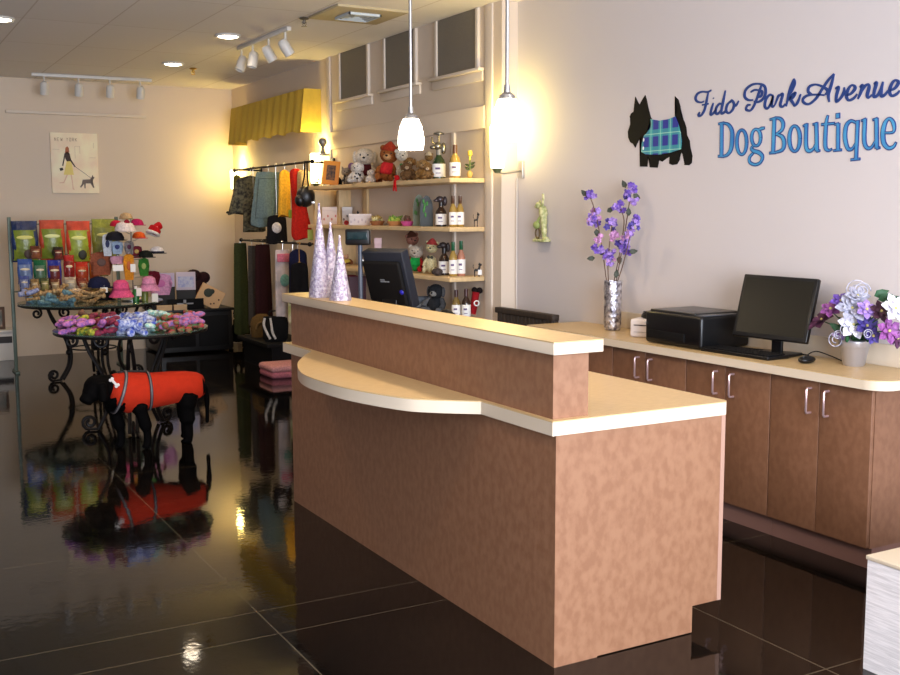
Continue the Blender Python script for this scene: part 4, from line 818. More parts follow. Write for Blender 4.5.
# ================================================================== valance
va = thing('window_valance', 'pleated mustard yellow fabric valance high on the wall near the back corner', 'valance', (3.93, 10.95, 2.32))
M_val = mat('mustard_fabric', (206, 172, 60), 0.85, bump=(160, 0.3), noise=(14, 0.12), stretch=(1, 6, 0.6))
def val_pt(u, v, off=0):      # u along the front, v from top to bottom
    y = 9.74+(11.98-9.74)*u; flare = 0.045*v; x = 3.845-flare+0.010*math.sin(u*2*PI*11)*(0.3+v)+off
    z = 2.745-v*0.405-0.014*math.sin(u*2*PI*5.5+1)*v; return (x, y, z)
n_, m_ = 90, 8; vs = []; fs = []
for off in (0, 0.006):
    for i in range(n_+1):
        for j in range(m_+1): vs.append(val_pt(i/n_, j/m_, off))
K = (n_+1)*(m_+1)
for i in range(n_):
    for j in range(m_):
        a = i*(m_+1)+j; fs += [(a, a+1, a+m_+2, a+m_+1), (K+a, K+a+m_+1, K+a+m_+2, K+a+1)]
build(MB().add(vs, fs), 'pleated_front', M_val, va, world=True, angle=80)
for y, s in ((9.74, 1), (11.98, -1)): build(MB().prism([(3.845, 2.745), (XA-0.003, 2.745), (XA-0.003, 2.335), (3.80, 2.335)], 'y', y-0.004, y+0.004), 'side_panel', M_val, va, world=True, smooth=False)
build(MB().box(3.845, XA-0.003, 9.74, 11.98, 2.738, 2.745), 'top_board', M_val, va, world=True)

# ================================================================== clothes rods and garments
def rod(z, y0, y1, lab):
    t = thing('clothes_rod', lab, 'clothes rod', (3.75, (y0+y1)/2, z)); 
    build(MB().tube([(3.75, y0, z), (3.75, y1, z)], 0.011, 12), 'bar', M_iron, t, world=True)
    for y in (y0+0.12, y1-0.12): build(MB().tube([(3.75, y, z), (XA-0.01, y, z)], 0.009, 8).box(XA-0.02, XA-0.002, y-0.03, y+0.03, z-0.04, z+0.04, 0.003), 'bracket', M_iron, t, world=True)
    for y in (y0, y1): build(MB().ell((3.75, y, z), 0.022, 12), 'end_knob', M_iron, t, world=True)
rod(2.035, 9.32, 11.62, 'upper black clothes rod on the wall left of the shelves')
rod(1.27, 9.42, 11.45, 'lower black clothes rod on the wall left of the shelves')
def garment(px, pw, ptop, pbot, lab, col, rz, prof=None, slant=0, name='dog_coat', cat='pet clothing', mt=None, hanger=True, X=3.75, extra=None, hcol=None, thick=0.028, gy=None):
    """hanging cloth: prof = [(t, half width factor)]"""
    pw *= 1.15; y = gy or at(px, 240, 'x', X).y; w = pw/FPX*dep((X, y, 1.5)); z1 = at(px, ptop, 'x', X).z; z0 = at(px, pbot, 'x', X).z; h = z1-z0
    z1 = min(z1, rz-0.05)
    h = z1-z0
    t = thing(name, lab, cat, (X, y, z0), rnd.uniform(-.15, .1))
    prof = prof or [(0, 0.25), (0.06, 0.8), (0.2, 0.95), (0.6, 1.0), (1, 1.05)]
    rings = []; N_ = 28; ph = rnd.uniform(0, 6)
    P = spl([(a, b, 0) for a, b in prof], 4)
    for q in P:
        ring = []
        for j in range(N_):
            a = 2*PI*j/N_; fold = 1+0.35*math.sin(5*a+ph+q.x*1.5)*min(1, q.x*2+.2)
            ring.append((slant*w*q.x+w/2*q.y*math.cos(a), thick*(0.6+q.x)*math.sin(a)*fold, h-h*q.x+0.012*math.sin(3*a+ph)*q.x))
        rings.append(ring)
    b = build(MB().loft(rings), 'cloth', mt or fab(col), t, angle=80)
    if hanger:
        hh = rz-z0
        build(MB().tube(spl([(0, 0, h-0.005), (0, 0, hh-0.02), (0.012, 0, hh+0.005), (0, 0, hh+0.016), (-0.014, 0, hh+0.004)]), 0.003, 6).tube([(-w*.3, 0, h-0.03), (0, 0, h+0.004), (w*.3, 0, h-0.03)], 0.006, 6), 'hanger', M_steel if hcol is None else cm(hcol), t)
    if extra:
        for nm, mb, m in extra(w, h): build(mb, nm, m, t)
    return t
def collar(c):
    def f(w, h): return [('collar', MB().lathe([(w*0.2, h*0.93), (w*0.28, h*0.97), (w*0.2, h*1.0)], seg=16, sy=0.3), fab(c))]
    return f
M_leafp = mat('black_leaf_print', (26, 24, 20), 0.85, noise=(30, 0.5), rgb2=(96, 92, 70), bump=(100, .3))
RU, RL = 2.035, 1.27
garment(252, 25, 176, 214, 'black leaf-print dog coat hanging at the left of the upper rod', (30, 30, 26), RU, mt=M_leafp, slant=-0.30, extra=lambda w, h: [('trim_band', MB().lathe([(w*0.50, 0.005), (w*0.54, 0.015), (w*0.50, 0.03)], c=(-0.35*w, 0, 0), seg=20, sy=0.15), fab((40, 38, 30)))])
garment(254, 20, 200, 231, 'black ruffled dog dress hanging low behind the leaf-print coat', (22, 20, 20), RU, mt=M_leafp, hanger=True, gy=11.0)
garment(249, 7, 172, 200, 'olive green dog shirt half hidden behind the leaf-print coat', (112, 106, 44), RU, gy=11.55)
garment(270, 24, 172, 226, 'grey-blue blanket dog coat on the upper rod', (104, 122, 124), RU, slant=-0.22, prof=[(0, 0.75), (0.05, 0.9), (0.5, 0.95), (0.9, 0.98), (1, 0.9)], extra=lambda w, h: [('piping', MB().tube([(-w*.38, -0.03, h*.88), (w*.3, -0.03, h*.88), (w*.15, -0.055, h*.15), (-w*.55, -0.055, h*.15)], 0.006, 6, True), fab((84, 100, 104)))])
garment(276, 18, 215, 243, 'black dog shirt with a white rosette hanging low below the grey coat', (18, 16, 20), RU, gy=10.3, extra=lambda w, h: [('rosette', MB().ell((-w*.1, -0.06, h*.55), (0.05, 0.02, 0.055), 14), fab((214, 206, 200)))])
garment(286, 11, 168, 216, 'mustard yellow dog sweater on the upper rod', (206, 154, 46), RU, slant=-0.1, extra=lambda w, h: [('green_tag', MB().box(w*.1, w*.4, -0.05, -0.045, -0.02, 0.06), cm((120, 150, 60)))])
garment(297, 14, 166, 239, 'bright red dog raincoat on the upper rod', (186, 34, 22), RU, slant=0.35, prof=[(0, 0.35), (0.06, 0.8), (0.3, 0.85), (0.6, 1.0), (0.92, 1.35), (1, 1.2)], extra=lambda w, h: [('price_tag', MB().box(w*.6, w*.95, -0.055, -0.05, -0.01, 0.09), cm((170, 190, 100)))])
garment(303, 12, 170, 196, 'beige dog sweater behind the red raincoat', (190, 160, 110), RU, gy=9.72, X=3.82)
t = thing('black_pet_sling', 'black pet sling bag hanging from the right end of the upper rod', 'bag', (3.72, 9.43, 1.62), -0.4)
build(MB().ell((0, 0, 0.095), (0.085, 0.06, 0.10), 20).ell((-.05, -0.02, .06), (0.05, 0.05, 0.06), 14), 'pouch', mat('black_nylon', (16, 15, 16), 0.4), t)
build(MB().tube([(-0.03, 0, 0.17), (-0.005, 0, 0.30), (0.0, 0, 0.425)], 0.008, 6).tube([(0.03, 0, 0.17), (0.02, 0, 0.3), (0.02, 0, 0.425)], 0.008, 6), 'straps', M_blackm, t)
build(MB().box(0.055, 0.085, -0.06, -0.052, 0.03, 0.05, 0.002), 'buckle', M_steel, t)
# lower rod
garment(240, 13, 246, 333, 'long dark green dog coat at the left end of the lower rod', (54, 60, 30), RL, prof=[(0, 0.7), (0.05, 0.9), (1, 1.1)])
garment(248, 8, 248, 325, 'grey long dog coat beside the green one', (74, 70, 68), RL, gy=11.1, prof=[(0, 0.7), (0.05, 0.9), (1, 1.1)])
garment(257, 15, 247, 335, 'dark maroon velvet dog coat on the lower rod', (46, 16, 18), RL, gy=10.75, prof=[(0, 0.7), (0.05, 0.9), (1, 1.1)])
M_pinkp = mat('white_pink_print', (206, 190, 188), 0.85, noise=(7, 0.3), rgb2=(158, 150, 152), bump=(100, .3))
garment(269, 15, 251, 318, 'white and pink patterned long towel hanging on the lower rod', (200, 180, 180), RL, mt=M_pinkp, prof=[(0, 0.75), (0.05, 0.95), (1, 1.05)], gy=10.15, extra=lambda w, h: [('pink_top', MB().box(-w*.42, w*.42, -0.04, -0.02, h*.86, h*.98, 0.01), fab((220, 120, 140))), ('teal_patch', MB().ell((0, -0.045, h*.6), (w*.3, 0.012, h*.09), 14), fab((120, 170, 160)))])
garment(279, 10, 280, 318, 'yellow-green printed dog shirt next to the white and pink towel', (150, 152, 96), RL, gy=9.95, X=3.78, mt=mat('yellow_green_print', (160, 164, 104), 0.85, noise=(14, .3), rgb2=(196, 190, 160)))
garment(284, 17, 248, 300, 'navy blue dog coat on the lower rod', (26, 28, 58), RL, gy=9.86, X=3.80)
garment(296, 16, 262, 300, 'black dog coat on a light wooden hanger, right end of the lower rod', (16, 14, 16), RL, gy=9.62, X=3.72, hcol=(190, 140, 60))
garment(303, 8, 268, 296, 'dark brown dog coat behind the black coat on the wooden hanger', (40, 26, 22), RL, gy=9.5, X=3.84)
# low black bench with goods below the rods
lb_ = thing('low_display_bench', 'low black display bench against the wall under the hanging garments', 'bench', (3.76, 10.6, 0))
build(MB().box(3.50, XA-0.01, 9.96, 10.9, 0.24, 0.28, 0.005), 'top', M_blackm, lb_, world=True)
build(MB().box(3.56, XA-0.02, 10.0, 10.86, 0.0, 0.24), 'body', M_blackm, lb_, world=True)
t = thing('pet_house', 'small round brown plush pet house on the floor under the garments', 'pet bed', (3.68, 10.62, 0.281), -0.4)
build(MB().lathe([(0, 0), (0.11, 0), (0.12, 0.05), (0.12, 0.14), (0.10, 0.2), (0.05, 0.235), (0, 0.24)], seg=24, sy=0.9), 'dome', fur((104, 80, 44)), t)
build(MB().tube([(0.05*math.cos(a), -0.115, 0.09+0.07*math.sin(a)) for a in np.linspace(0, PI, 12)], 0.012, 8), 'opening_rim', fur((130, 104, 66)), t)
sb = at(274, 340, 'x', 3.5)
t = thing('striped_tote_bag', 'black tote bag with curved white stripes standing on the low black bench under the garments', 'bag', (3.66, 10.16, 0.281), -0.4)
build(MB().lathe([(0, 0), (0.10, 0.0), (0.125, 0.03), (0.13, 0.18), (0.115, 0.25), (0.0, 0.255)], seg=24, sy=0.5), 'bag_body', fab((14, 14, 16)), t)
for k, dx in enumerate((-0.10, -0.045)):
    build(MB().tube(spl([(dx, -0.05, 0.24), (dx-0.01+0.02*k, -0.06, 0.17), (dx+0.02, -0.064, 0.09), (dx+0.05, -0.06, 0.03)]), 0.012, 8), 'white_stripe', fab((220, 214, 206)), t)
build(MB().tube(spl([(-0.06, 0, 0.25), (-0.05, 0, 0.3), (0.05, 0, 0.3), (0.06, 0, 0.25)]), 0.008, 8), 'handle', M_blackm, t)
pk = at(282, 379, 'z', 0); t = thing('pink_pet_bed', 'rectangular pink plush pet bed on the floor behind the desk corner', 'pet bed', (3.60, 9.68, 0), 0)
M_pkf = fur((206, 122, 136))
build(MB().box(-0.22, 0.22, -0.18, 0.2, 0.0, 0.07, 0.03), 'cushion', M_pkf, t)
build(MB().box(-0.225, 0.225, -0.185, 0.205, 0.06, 0.125, 0.028), 'top_cushion', fur((224, 160, 160)), t)
t = thing('black_dog_statue', 'small black dog statue with white chest on the floor against the back corner', 'statue', (3.89, 12.1, 0), facecam((3.84, 12.15)))
build(MB().tube(spl([(0, 0.05, 0.07), (0, 0.03, 0.16), (0, -0.02, 0.27), (0, -0.03, 0.33)]), [0.07]*6+[0.06]*6+[0.05]*6+[0.035], 14), 'body', M_blackm, t)
h_ = build(MB().ell((0, -0.05, 0.37), (0.045, 0.06, 0.045), 14).tube([(-0.03, -0.02, 0.39), (-0.035, -0.02, 0.44)], [0.02, 0.003], 8).tube([(0.03, -0.02, 0.39), (0.035, -0.02, 0.44)], [0.02, 0.003], 8), 'head', M_blackm, t)
for s in (-1, 1): build(MB().tube([(s*0.05, -0.06, 0.24), (s*0.07, -0.09, 0.1), (s*0.075, -0.10, 0.01)], [0.03, 0.02, 0.024], 8), 'leg', M_blackm, t); build(MB().ell((s*0.08, 0.03, 0.06), (0.03, 0.09, 0.06), 12), 'haunch', M_blackm, t)
build(MB().ell((0, -0.075, 0.25), (0.02, 0.012, 0.05), 10), 'white_chest', M_card, t)

# ================================================================== back wall: poster, white shelf unit
pp = thing('canvas_poster', 'pale canvas poster of a woman walking a small grey dog, on the back wall', 'poster', (2.2, YB-0.02, 1.79))
build(MB().box(1.95, 2.45, YB-0.035, YB-0.001, 1.79, 2.45, 0.003), 'canvas', mat('cream_canvas', (246, 236, 204), 0.8, noise=(5, 0.08), rgb2=(240, 216, 190)), pp, world=True)
YP = YB-0.036
def cv(u, v): return (1.95+0.5*(u-165)/(550-165), 2.45-0.66*(v-95)/(580-95))   # poster drawing coordinates
def drawing(polys, y=YP, th=0.002):
    mb = MB()
    for k, pl in enumerate(polys): mb.prism([cv(*q) for q in pl], 'y', y-th-0.0002*k, y+0.0008)
    return mb
build(drawing([[(275, 262), (300, 245), (318, 262), (328, 322), (292, 325), (280, 300)], [(275, 262), (282, 275), (262, 362), (252, 360)], [(318, 270), (328, 310), (362, 366), (355, 370), (318, 320)]]), 'jacket', cm((60, 40, 30)), pp, world=True, smooth=False)
build(drawing([[(290, 325), (328, 322), (345, 432), (262, 432)]]), 'skirt', cm((226, 206, 120)), pp, world=True, smooth=False)
build(drawing([[(285, 215), (300, 203), (312, 215), (316, 250), (300, 262), (280, 258)]]), 'hair', cm((170, 96, 60)), pp, world=True, smooth=False)
build(drawing([[(285, 432), (296, 432), (262, 500), (225, 500), (222, 494), (258, 490)], [(318, 432), (328, 432), (338, 540), (350, 550), (330, 550), (328, 500)]]), 'legs', cm((224, 186, 160)), pp, world=True, smooth=False)
build(drawing([[(230, 380), (255, 375), (262, 395), (235, 402)]]), 'handbag', cm((30, 24, 22)), pp, world=True, smooth=False)
build(drawing([[(415, 470), (475, 466), (490, 450), (498, 430), (505, 445), (515, 452), (500, 470), (488, 490), (505, 515), (510, 535), (500, 535), (480, 500), (440, 500), (436, 540), (428, 540), (425, 505), (400, 535), (390, 530), (410, 500)]]), 'dog_drawing', cm((110, 96, 88)), pp, world=True, smooth=False)
build(drawing([[(362, 366), (490, 458), (488, 460), (360, 369)]]), 'leash', cm((120, 100, 90)), pp, world=True, smooth=False)
build(drawing([[(360, 200), (363, 200), (363, 300), (360, 300)], [(360, 200), (400, 200), (400, 203), (360, 203)], [(400, 200), (403, 200), (403, 260), (400, 260)], [(480, 290), (530, 290), (530, 293), (480, 293)], [(180, 228), (235, 228), (235, 231), (180, 231)], [(515, 170), (518, 170), (518, 215), (515, 215)]]), 'skyline_sketch', cm((206, 186, 160)), pp, world=True, smooth=False)
G = {'N': [((0, 0), (0, 1)), ((0, 1), (.6, 0)), ((.6, 0), (.6, 1))], 'E': [((0, 0), (0, 1)), ((0, 1), (.6, 1)), ((0, .5), (.5, .5)), ((0, 0), (.6, 0))], 'W': [((0, 1), (.2, 0)), ((.2, 0), (.4, .7)), ((.4, .7), (.6, 0)), ((.6, 0), (.8, 1))],
     'Y': [((0, 1), (.3, .5)), ((.6, 1), (.3, .5)), ((.3, .5), (.3, 0))], 'O': [((0, 0), (0, 1)), ((0, 1), (.6, 1)), ((.6, 1), (.6, 0)), ((.6, 0), (0, 0))], 'R': [((0, 0), (0, 1)), ((0, 1), (.6, 1)), ((.6, 1), (.6, .5)), ((.6, .5), (0, .5)), ((.2, .5), (.6, 0))], 'K': [((0, 0), (0, 1)), ((0, .4), (.6, 1)), ((.2, .55), (.6, 0))]}
mb = MB(); x = 200
for ch in 'NEW YORK':
    if ch != ' ':
        for a, b in G[ch]:
            A = cv(x+a[0]*20, 162-a[1]*26); Bq = cv(x+b[0]*20, 162-b[1]*26); mb.tube([(A[0], YP-0.001, A[1]), (Bq[0], YP-0.001, Bq[1])], 0.0022, 5)
    x += 24
build(mb, 'lettering', cm((170, 140, 110)), pp, world=True)
ws = thing('white_cabinet', 'low white cabinet against the back wall at the left edge', 'cabinet', (1.1, 12.25, 0))
build(MB().box(0.55, 1.46, 12.2, 12.48, 0.0, 0.30, 0.006), 'body', M_white, ws, world=True)
build(MB().box(0.55, 1.47, 12.19, 12.49, 0.30, 0.33, 0.004), 'top', M_white, ws, world=True)
build(MB().box(0.6, 1.43, 12.192, 12.202, 0.19, 0.26), 'drawer_gap', cm((50, 46, 46)), ws, world=True)
pf = thing('framed_photo', 'brown framed photo standing on the low white cabinet at the left edge', 'picture frame', (1.22, 12.3, 0.331))
build(MB().box(-0.20, 0.16, -0.012, 0.012, 0, 0.24, 0.004), 'frame', cm((84, 60, 46)), pf); build(MB().box(-0.17, 0.13, -0.015, -0.011, 0.03, 0.21), 'photo', mat('photo_print', (150, 130, 110), 0.4, noise=(12, 0.6), rgb2=(80, 84, 70)), pf)
bc = thing('black_chest', 'low black chest against the back wall behind the display tables', 'chest', (3.35, 12.1, 0))
build(MB().box(2.90, 3.72, 11.75, 12.45, 0.02, 0.47, 0.01), 'body', mat('black_lacquer', (16, 14, 14), 0.4), bc, world=True)
build(MB().box(2.88, 3.74, 11.73, 12.47, 0.47, 0.50, 0.006), 'lid', mat('black_lacquer', (16, 14, 14), 0.4), bc, world=True)
build(MB().box(2.95, 3.29, 11.738, 11.75, 0.08, 0.42, 0.004).box(3.33, 3.67, 11.738, 11.75, 0.08, 0.42, 0.004), 'door_panels', M_blackm, bc, world=True)

# ================================================================== wrought iron tables
def scroll(c, r, turns, d, s, a0=0):      # flat spiral in the vertical plane holding direction d
    d = Vector(d); out = []
    for k in range(18):
        a = a0+s*2*PI*turns*k/17; q = r*(1-0.75*k/17); out.append(Vector(c)+d*(q*math.cos(a))+Vector((0, 0, q*math.sin(a))))
    return out
def iron_table(cx, cy, r, h, angs, lr, lab):
    t = thing('wrought_iron_table', lab, 'table', (cx, cy, 0))
    build(MB().lathe([(0, h-0.010), (r-0.003, h-0.010), (r, h-0.005), (r-0.003, h), (0, h)], seg=56), 'glass_top', mat('green_table_glass', (170, 200, 190), 0.05, trans=0.9), t)
    build(MB().tube([((r-0.012)*math.cos(a), (r-0.012)*math.sin(a), h-0.020) for a in np.linspace(0, 2*PI, 57)[:-1]], 0.009, 8, True), 'rim_ring', M_iron, t)
    build(MB().tube([(r*0.72*math.cos(a), r*0.72*math.sin(a), h-0.022) for a in np.linspace(0, 2*PI, 49)[:-1]], 0.010, 8, True), 'top_ring', M_iron, t)
    build(MB().tube([(lr*0.75*math.cos(a), lr*0.75*math.sin(a), 0.29) for a in np.linspace(0, 2*PI, 33)[:-1]], 0.007, 8, True), 'stretcher_ring', M_iron, t)
    for an in angs:
        d = Vector((math.cos(math.radians(an)), math.sin(math.radians(an)), 0)); q = Vector((-d.y, d.x, 0))
        mb = MB()
        for s in (-1, 1):
            o = q*(0.026*s)
            mb.tube(spl([d*(lr*1.55)+Vector((0, 0, h-0.03)), d*(lr*1.35)+o*0.6+Vector((0, 0, h*0.78)), d*(lr*0.9)+o+Vector((0, 0, h*0.5)), d*(lr*0.85)+o+Vector((0, 0, h*0.22)), d*(lr*1.15)+o+Vector((0, 0, 0.015))], 5), 0.014, 8)
        mb.tube(scroll(d*(lr*0.95)+Vector((0, 0, h-0.09)), 0.06, 1.4, d, -1, PI/2), 0.012, 7); mb.tube(scroll(d*(lr*1.9)+Vector((0, 0, h-0.085)), 0.05, 1.4, d, 1, PI/2), 0.011, 7)
        mb.tube(scroll(d*(lr*1.42)+Vector((0, 0, 0.062)), 0.055, 1.5, d, 1, -PI/2), 0.013, 7)
        mb.tube([d*(lr*1.15)+Vector((0, 0, 0.012)), d*(lr*1.42)+Vector((0, 0, 0.012))], 0.010, 8)
        mb.tube([d*(lr*0.88)+Vector((0, 0, 0.29)), d*(lr*0.7)+Vector((0, 0, 0.29))], 0.007, 7)
        mb.ell(d*(lr*0.86)+Vector((0, 0, h*0.36)), 0.032, 10)
        build(mb, 'leg', M_iron, t)
    return t
TB = (1.72, 7.80); UB = (1.95, 10.5)
iron_table(TB[0], TB[1], 0.54, 0.74, (165, 255, 30), 0.22, 'round wrought iron table nearest the dog, heaped with bandanas and toys')
iron_table(UB[0], UB[1], 0.66, 0.735, (195, 285, 75, 345), 0.28, 'larger round wrought iron table behind, under the bags and the hat stand')

# goods heaped on the nearer table
def soft_toy_mb(kind, s, mb=None):
    mb = mb or MB()
    if kind == 'bow':
        for k in (-1, 1): mb.ell((k*0.032*s, 0, 0), (0.032*s, 0.020*s, 0.016*s), 10)
        mb.ell((0, 0, 0.003), (0.012*s, 0.018*s, 0.016*s), 8)
    elif kind == 'rope':
        pts = [(x*0.06*s, 0.012*s*math.sin(3*x), 0.006*s*math.cos(5*x)) for x in np.linspace(-1, 1, 11)]
        mb.tube(pts, [0.006*s, 0.017*s, 0.018*s, 0.010*s, 0.012*s, 0.010*s, 0.012*s, 0.010*s, 0.018*s, 0.017*s, 0.006*s], 8)
    elif kind == 'roll':
        mb.tube([(-0.045*s, 0, 0), (0.045*s, 0, 0)], 0.02*s, 10).ell((0.047*s, 0, 0), (0.006, 0.02*s, 0.02*s), 8).ell((-0.047*s, 0, 0), (0.006, 0.02*s, 0.02*s), 8)
    elif kind == 'bone':
        mb.tube([(-0.04*s, 0, 0), (0.04*s, 0, 0)], 0.011*s, 8)
        for k in (-1, 1):
            for j in (-1, 1): mb.ell((k*0.045*s, j*0.012*s, 0), 0.015*s, 8)
    return mb
FT = []
def clear_of(x, y, r, z):
    return all((x-a)**2+(y-b)**2 > ((r+c)*0.80)**2 or abs(z-d) > 0.03 for a, b, c, d in FT)
def heap(specs, cen, r, ztop, zs, extent):
    for (px0, px1, py0, py1, col, n, kind, nm, lab, cat, grp) in specs:
        proto = None
        for k in range(n):
            for tr in range(60):
                px = rnd.uniform(px0, px1); py = rnd.uniform(py0, py1)
                z = ztop+0.018+rnd.choice(zs); p = at(px, py, 'z', z)
                dx, dy = p.x-cen[0], p.y-cen[1]; d = math.hypot(dx, dy)
                if d > r-0.05: p.x = cen[0]+dx*(r-0.06)/d; p.y = cen[1]+dy*(r-0.06)/d
                if clear_of(p.x, p.y, 0.03, z) or tr > 50: break
            FT.append((p.x, p.y, 0.03, z))
            if proto is None:
                proto = build(soft_toy_mb(kind, 1.0), nm, col, None); me = proto.data
                me.transform(Matrix.Translation(Vector(proto.location)-Vector((0, 0, 0)))); o = proto
            else: o = proto.copy(); COL.objects.link(o)
            o.location = p; o.rotation_euler = (rnd.uniform(-.35, .35), rnd.uniform(-.35, .35), rnd.uniform(0, PI)); q = rnd.uniform(1.05, 1.5); o.scale = (q, q, q)
            tag(o, lab, cat, grp)
def pat(nm, a, b_, s=60): return mat(nm, a, 0.75, noise=(s, .5), rgb2=b_)
P_pink = pat('pink_purple_print', (206, 120, 170), (120, 80, 160)); P_yel = pat('yellow_green_print2', (190, 180, 50), (70, 110, 50)); P_red = pat('crimson_print', (150, 40, 70), (90, 24, 50))
P_blue = pat('blue_white_print', (60, 84, 180), (206, 214, 232), 50); P_teal = pat('teal_white_print', (130, 200, 190), (220, 232, 228)); P_rg = pat('red_green_print', (180, 50, 60), (60, 120, 70), 45); P_bl2 = pat('pink_blue_print', (120, 110, 180), (210, 110, 140), 50); P_brn = pat('brown_print', (130, 84, 60), (70, 60, 50))
heap([
 (58, 78, 318, 331, P_pink, 14, 'bow', 'dog_bow', 'pink and purple dog bow in the heap at the left edge of the near table', 'dog bow', 'pink and purple bows on the near table'),
 (70, 96, 316, 334, P_yel, 14, 'rope', 'rope_toy', 'yellow and green twisted rope toy in the left part of the near table heap', 'dog toy', 'yellow and green rope toys on the near table'),
 (78, 98, 312, 322, P_brn, 9, 'rope', 'rope_toy', 'brown twisted rope toy lying at the back left of the near table heap', 'dog toy', 'brown rope toys on the near table'),
 (92, 114, 316, 334, P_red, 18, 'bow', 'dog_bow', 'crimson dog bow in the heap left of the blue and white rolls', 'dog bow', 'crimson bows on the near table'),
 (112, 150, 315, 335, P_blue, 34, 'roll', 'rolled_bandana', 'blue and white rolled bandana in the middle of the near table heap', 'bandana', 'blue and white bandanas on the near table'),
 (148, 166, 313, 332, P_teal, 12, 'bow', 'dog_bow', 'shiny teal and white dog bow right of the blue and white rolls', 'dog bow', 'teal and white bows on the near table'),
 (162, 195, 313, 331, P_rg, 24, 'rope', 'rope_toy', 'red and green rope toy in the right part of the near table heap', 'dog toy', 'red and green rope toys on the near table'),
 (180, 204, 314, 328, P_bl2, 14, 'bow', 'dog_bow', 'violet and pink dog bow at the right edge of the near table', 'dog bow', 'violet and pink bows on the near table')],
 TB, 0.545, 0.742, (0.0, 0.0, 0.035, 0.06), None)
tg = (at(162, 310, 'x', 1.98)); t = thing('folded_bandana', 'tan folded cloth strip at the back right of the near table', 'bandana', (2.0, 8.22, 0.745), 0.3)
build(MB().box(-0.12, 0.12, -0.03, 0.03, 0, 0.03, 0.01), 'cloth', fab((196, 160, 116)), t)

# goods on the farther table
P_tan = pat('tan_chews', (188, 156, 108), (120, 90, 58)); P_blu3 = pat('blue_packet', (110, 120, 176), (170, 176, 206)); P_aq = pat('aqua_print', (120, 160, 170), (70, 104, 120)); P_cr = pat('cream_chews', (214, 196, 170), (150, 120, 96))
FT.clear()
heap([
 (22, 110, 287, 301, P_tan, 46, 'bone', 'dog_chew', 'tan bone-shaped dog chew in the heap on the far display table', 'dog chew', 'tan chews on the far table'),
 (20, 36, 290, 300, P_blu3, 6, 'roll', 'treat_packet', 'lilac-blue rolled treat packet at the left end of the far table', 'treat packet', 'lilac-blue packets on the far table'),
 (22, 70, 298, 304, P_aq, 12, 'roll', 'rolled_bandana', 'aqua blue rolled bandana along the front edge of the far table', 'bandana', 'aqua bandanas on the far table'),
 (66, 88, 282, 292, P_cr, 8, 'bone', 'dog_chew', 'cream knotted dog chew beneath the red and orange bags', 'dog chew', 'cream chews on the far table')],
 UB, 0.64, 0.737, (0.0, 0.0, 0.035, 0.07, 0.10), None)
# bag rack behind the far table
YR = 11.22
rk = thing('bag_rack', 'tall grey-green display rack behind the far table holding the treat bags', 'display rack', (1.85, YR, 0))
M_rk = mat('grey_green_metal', (84, 96, 84), 0.45, metal=0.3)
for x in (1.34, 2.36): build(MB().box(x-0.016, x+0.016, YR-0.016, YR+0.016, 0, 1.53, 0.003), 'post', M_rk, rk, world=True); build(MB().box(x-0.02, x+0.02, YR-0.12, YR+0.16, 0, 0.02, 0.004), 'foot', M_rk, rk, world=True)
for z in (1.46, 1.155, 0.80): build(MB().box(1.34, 2.36, YR-0.006, YR+0.006, z-0.006, z+0.006), 'crossbar', M_rk, rk, world=True)
for k in range(13): build(MB().tube([(1.40+0.075*k, YR, 0.80), (1.40+0.075*k, YR, 1.46)], 0.002, 5), 'wire', M_rk, rk, world=True)
def foil_bag(px0, px1, py0, py1, Y, lab, top, body, lblc, grp=None, hang=0.0, dark=None):
    c = (px0+px1)/2; a = at(c, py0, 'y', Y); b = at(c, py1, 'y', Y); w = (px1-px0)/FPX*dep(a); h = a.z-b.z
    t = thing('treat_bag', lab, 'treat bag', (a.x, Y, b.z), -0.12, grp)
    rings = []
    for q in np.linspace(0, 1, 12):
        th = 0.045*math.sin(PI*min(1, q*1.08))**0.5+0.003 if q < 0.92 else 0.004; ring = []
        for j in range(26):
            an = 2*PI*j/26; cx = math.copysign(abs(math.cos(an))**0.6, math.cos(an)); sy = math.copysign(abs(math.sin(an))**0.8, math.sin(an))
            ring.append((w*0.47*cx*(1-0.04*math.sin(q*9)), th*sy*(1+0.12*math.sin(an*7+q*11)), h*q))
        rings.append(ring)
    mb = MB().loft(rings)
    build(mb, 'bag_body', mat('foil_%d_%d_%d' % top, top, 0.25, noise=(14, 0.35), bump=(26, 0.8)), t)
    rl = []
    for q in np.linspace(0.04, 0.78, 10):
        th = 0.047*math.sin(PI*min(1, q*1.08))**0.5+0.014; rl.append([(w*0.45*math.cos(an), -abs(th*math.sin(an))-0.001, h*q) for an in np.linspace(PI, 2*PI, 12)]+[(w*0.43*math.cos(an), -abs(th*0.8*math.sin(an))+0.004, h*q) for an in np.linspace(2*PI, PI, 12)])
    lb = build(MB().loft(rl), 'front_label', mat('foil_%d_%d_%d' % body, body, 0.3, noise=(12, 0.4), bump=(26, 0.5)), t)
    build(MB().ell((0, -0.060, h*0.6), (w*0.30, 0.006, h*0.05), 12), 'printed_stripe', cm(lblc, 0.5), lb)
    if dark: build(MB().ell((w*0.12, -0.054, h*0.2), (w*0.17, 0.008, h*0.12), 12), 'printed_dog', cm(dark, 0.6), lb)
    build(MB().tube([(0, 0, h*0.97), (0, 0.02, h+0.002), (0, YR-Y-0.012, h+0.002)], 0.003, 6), 'hook', M_steel, t)
LIME = (128, 142, 44)
foil_bag(10.5, 37, 221, 262, 11.1, 'large treat bag with navy top and lime front, leftmost on the rack', (28, 48, 92), LIME, (214, 206, 110), dark=(70, 50, 40))
foil_bag(38.5, 64, 220, 260, 11.1, 'large red and lime treat bag, second from the left on the rack', (196, 74, 48), LIME, (214, 220, 150), dark=(60, 36, 30))
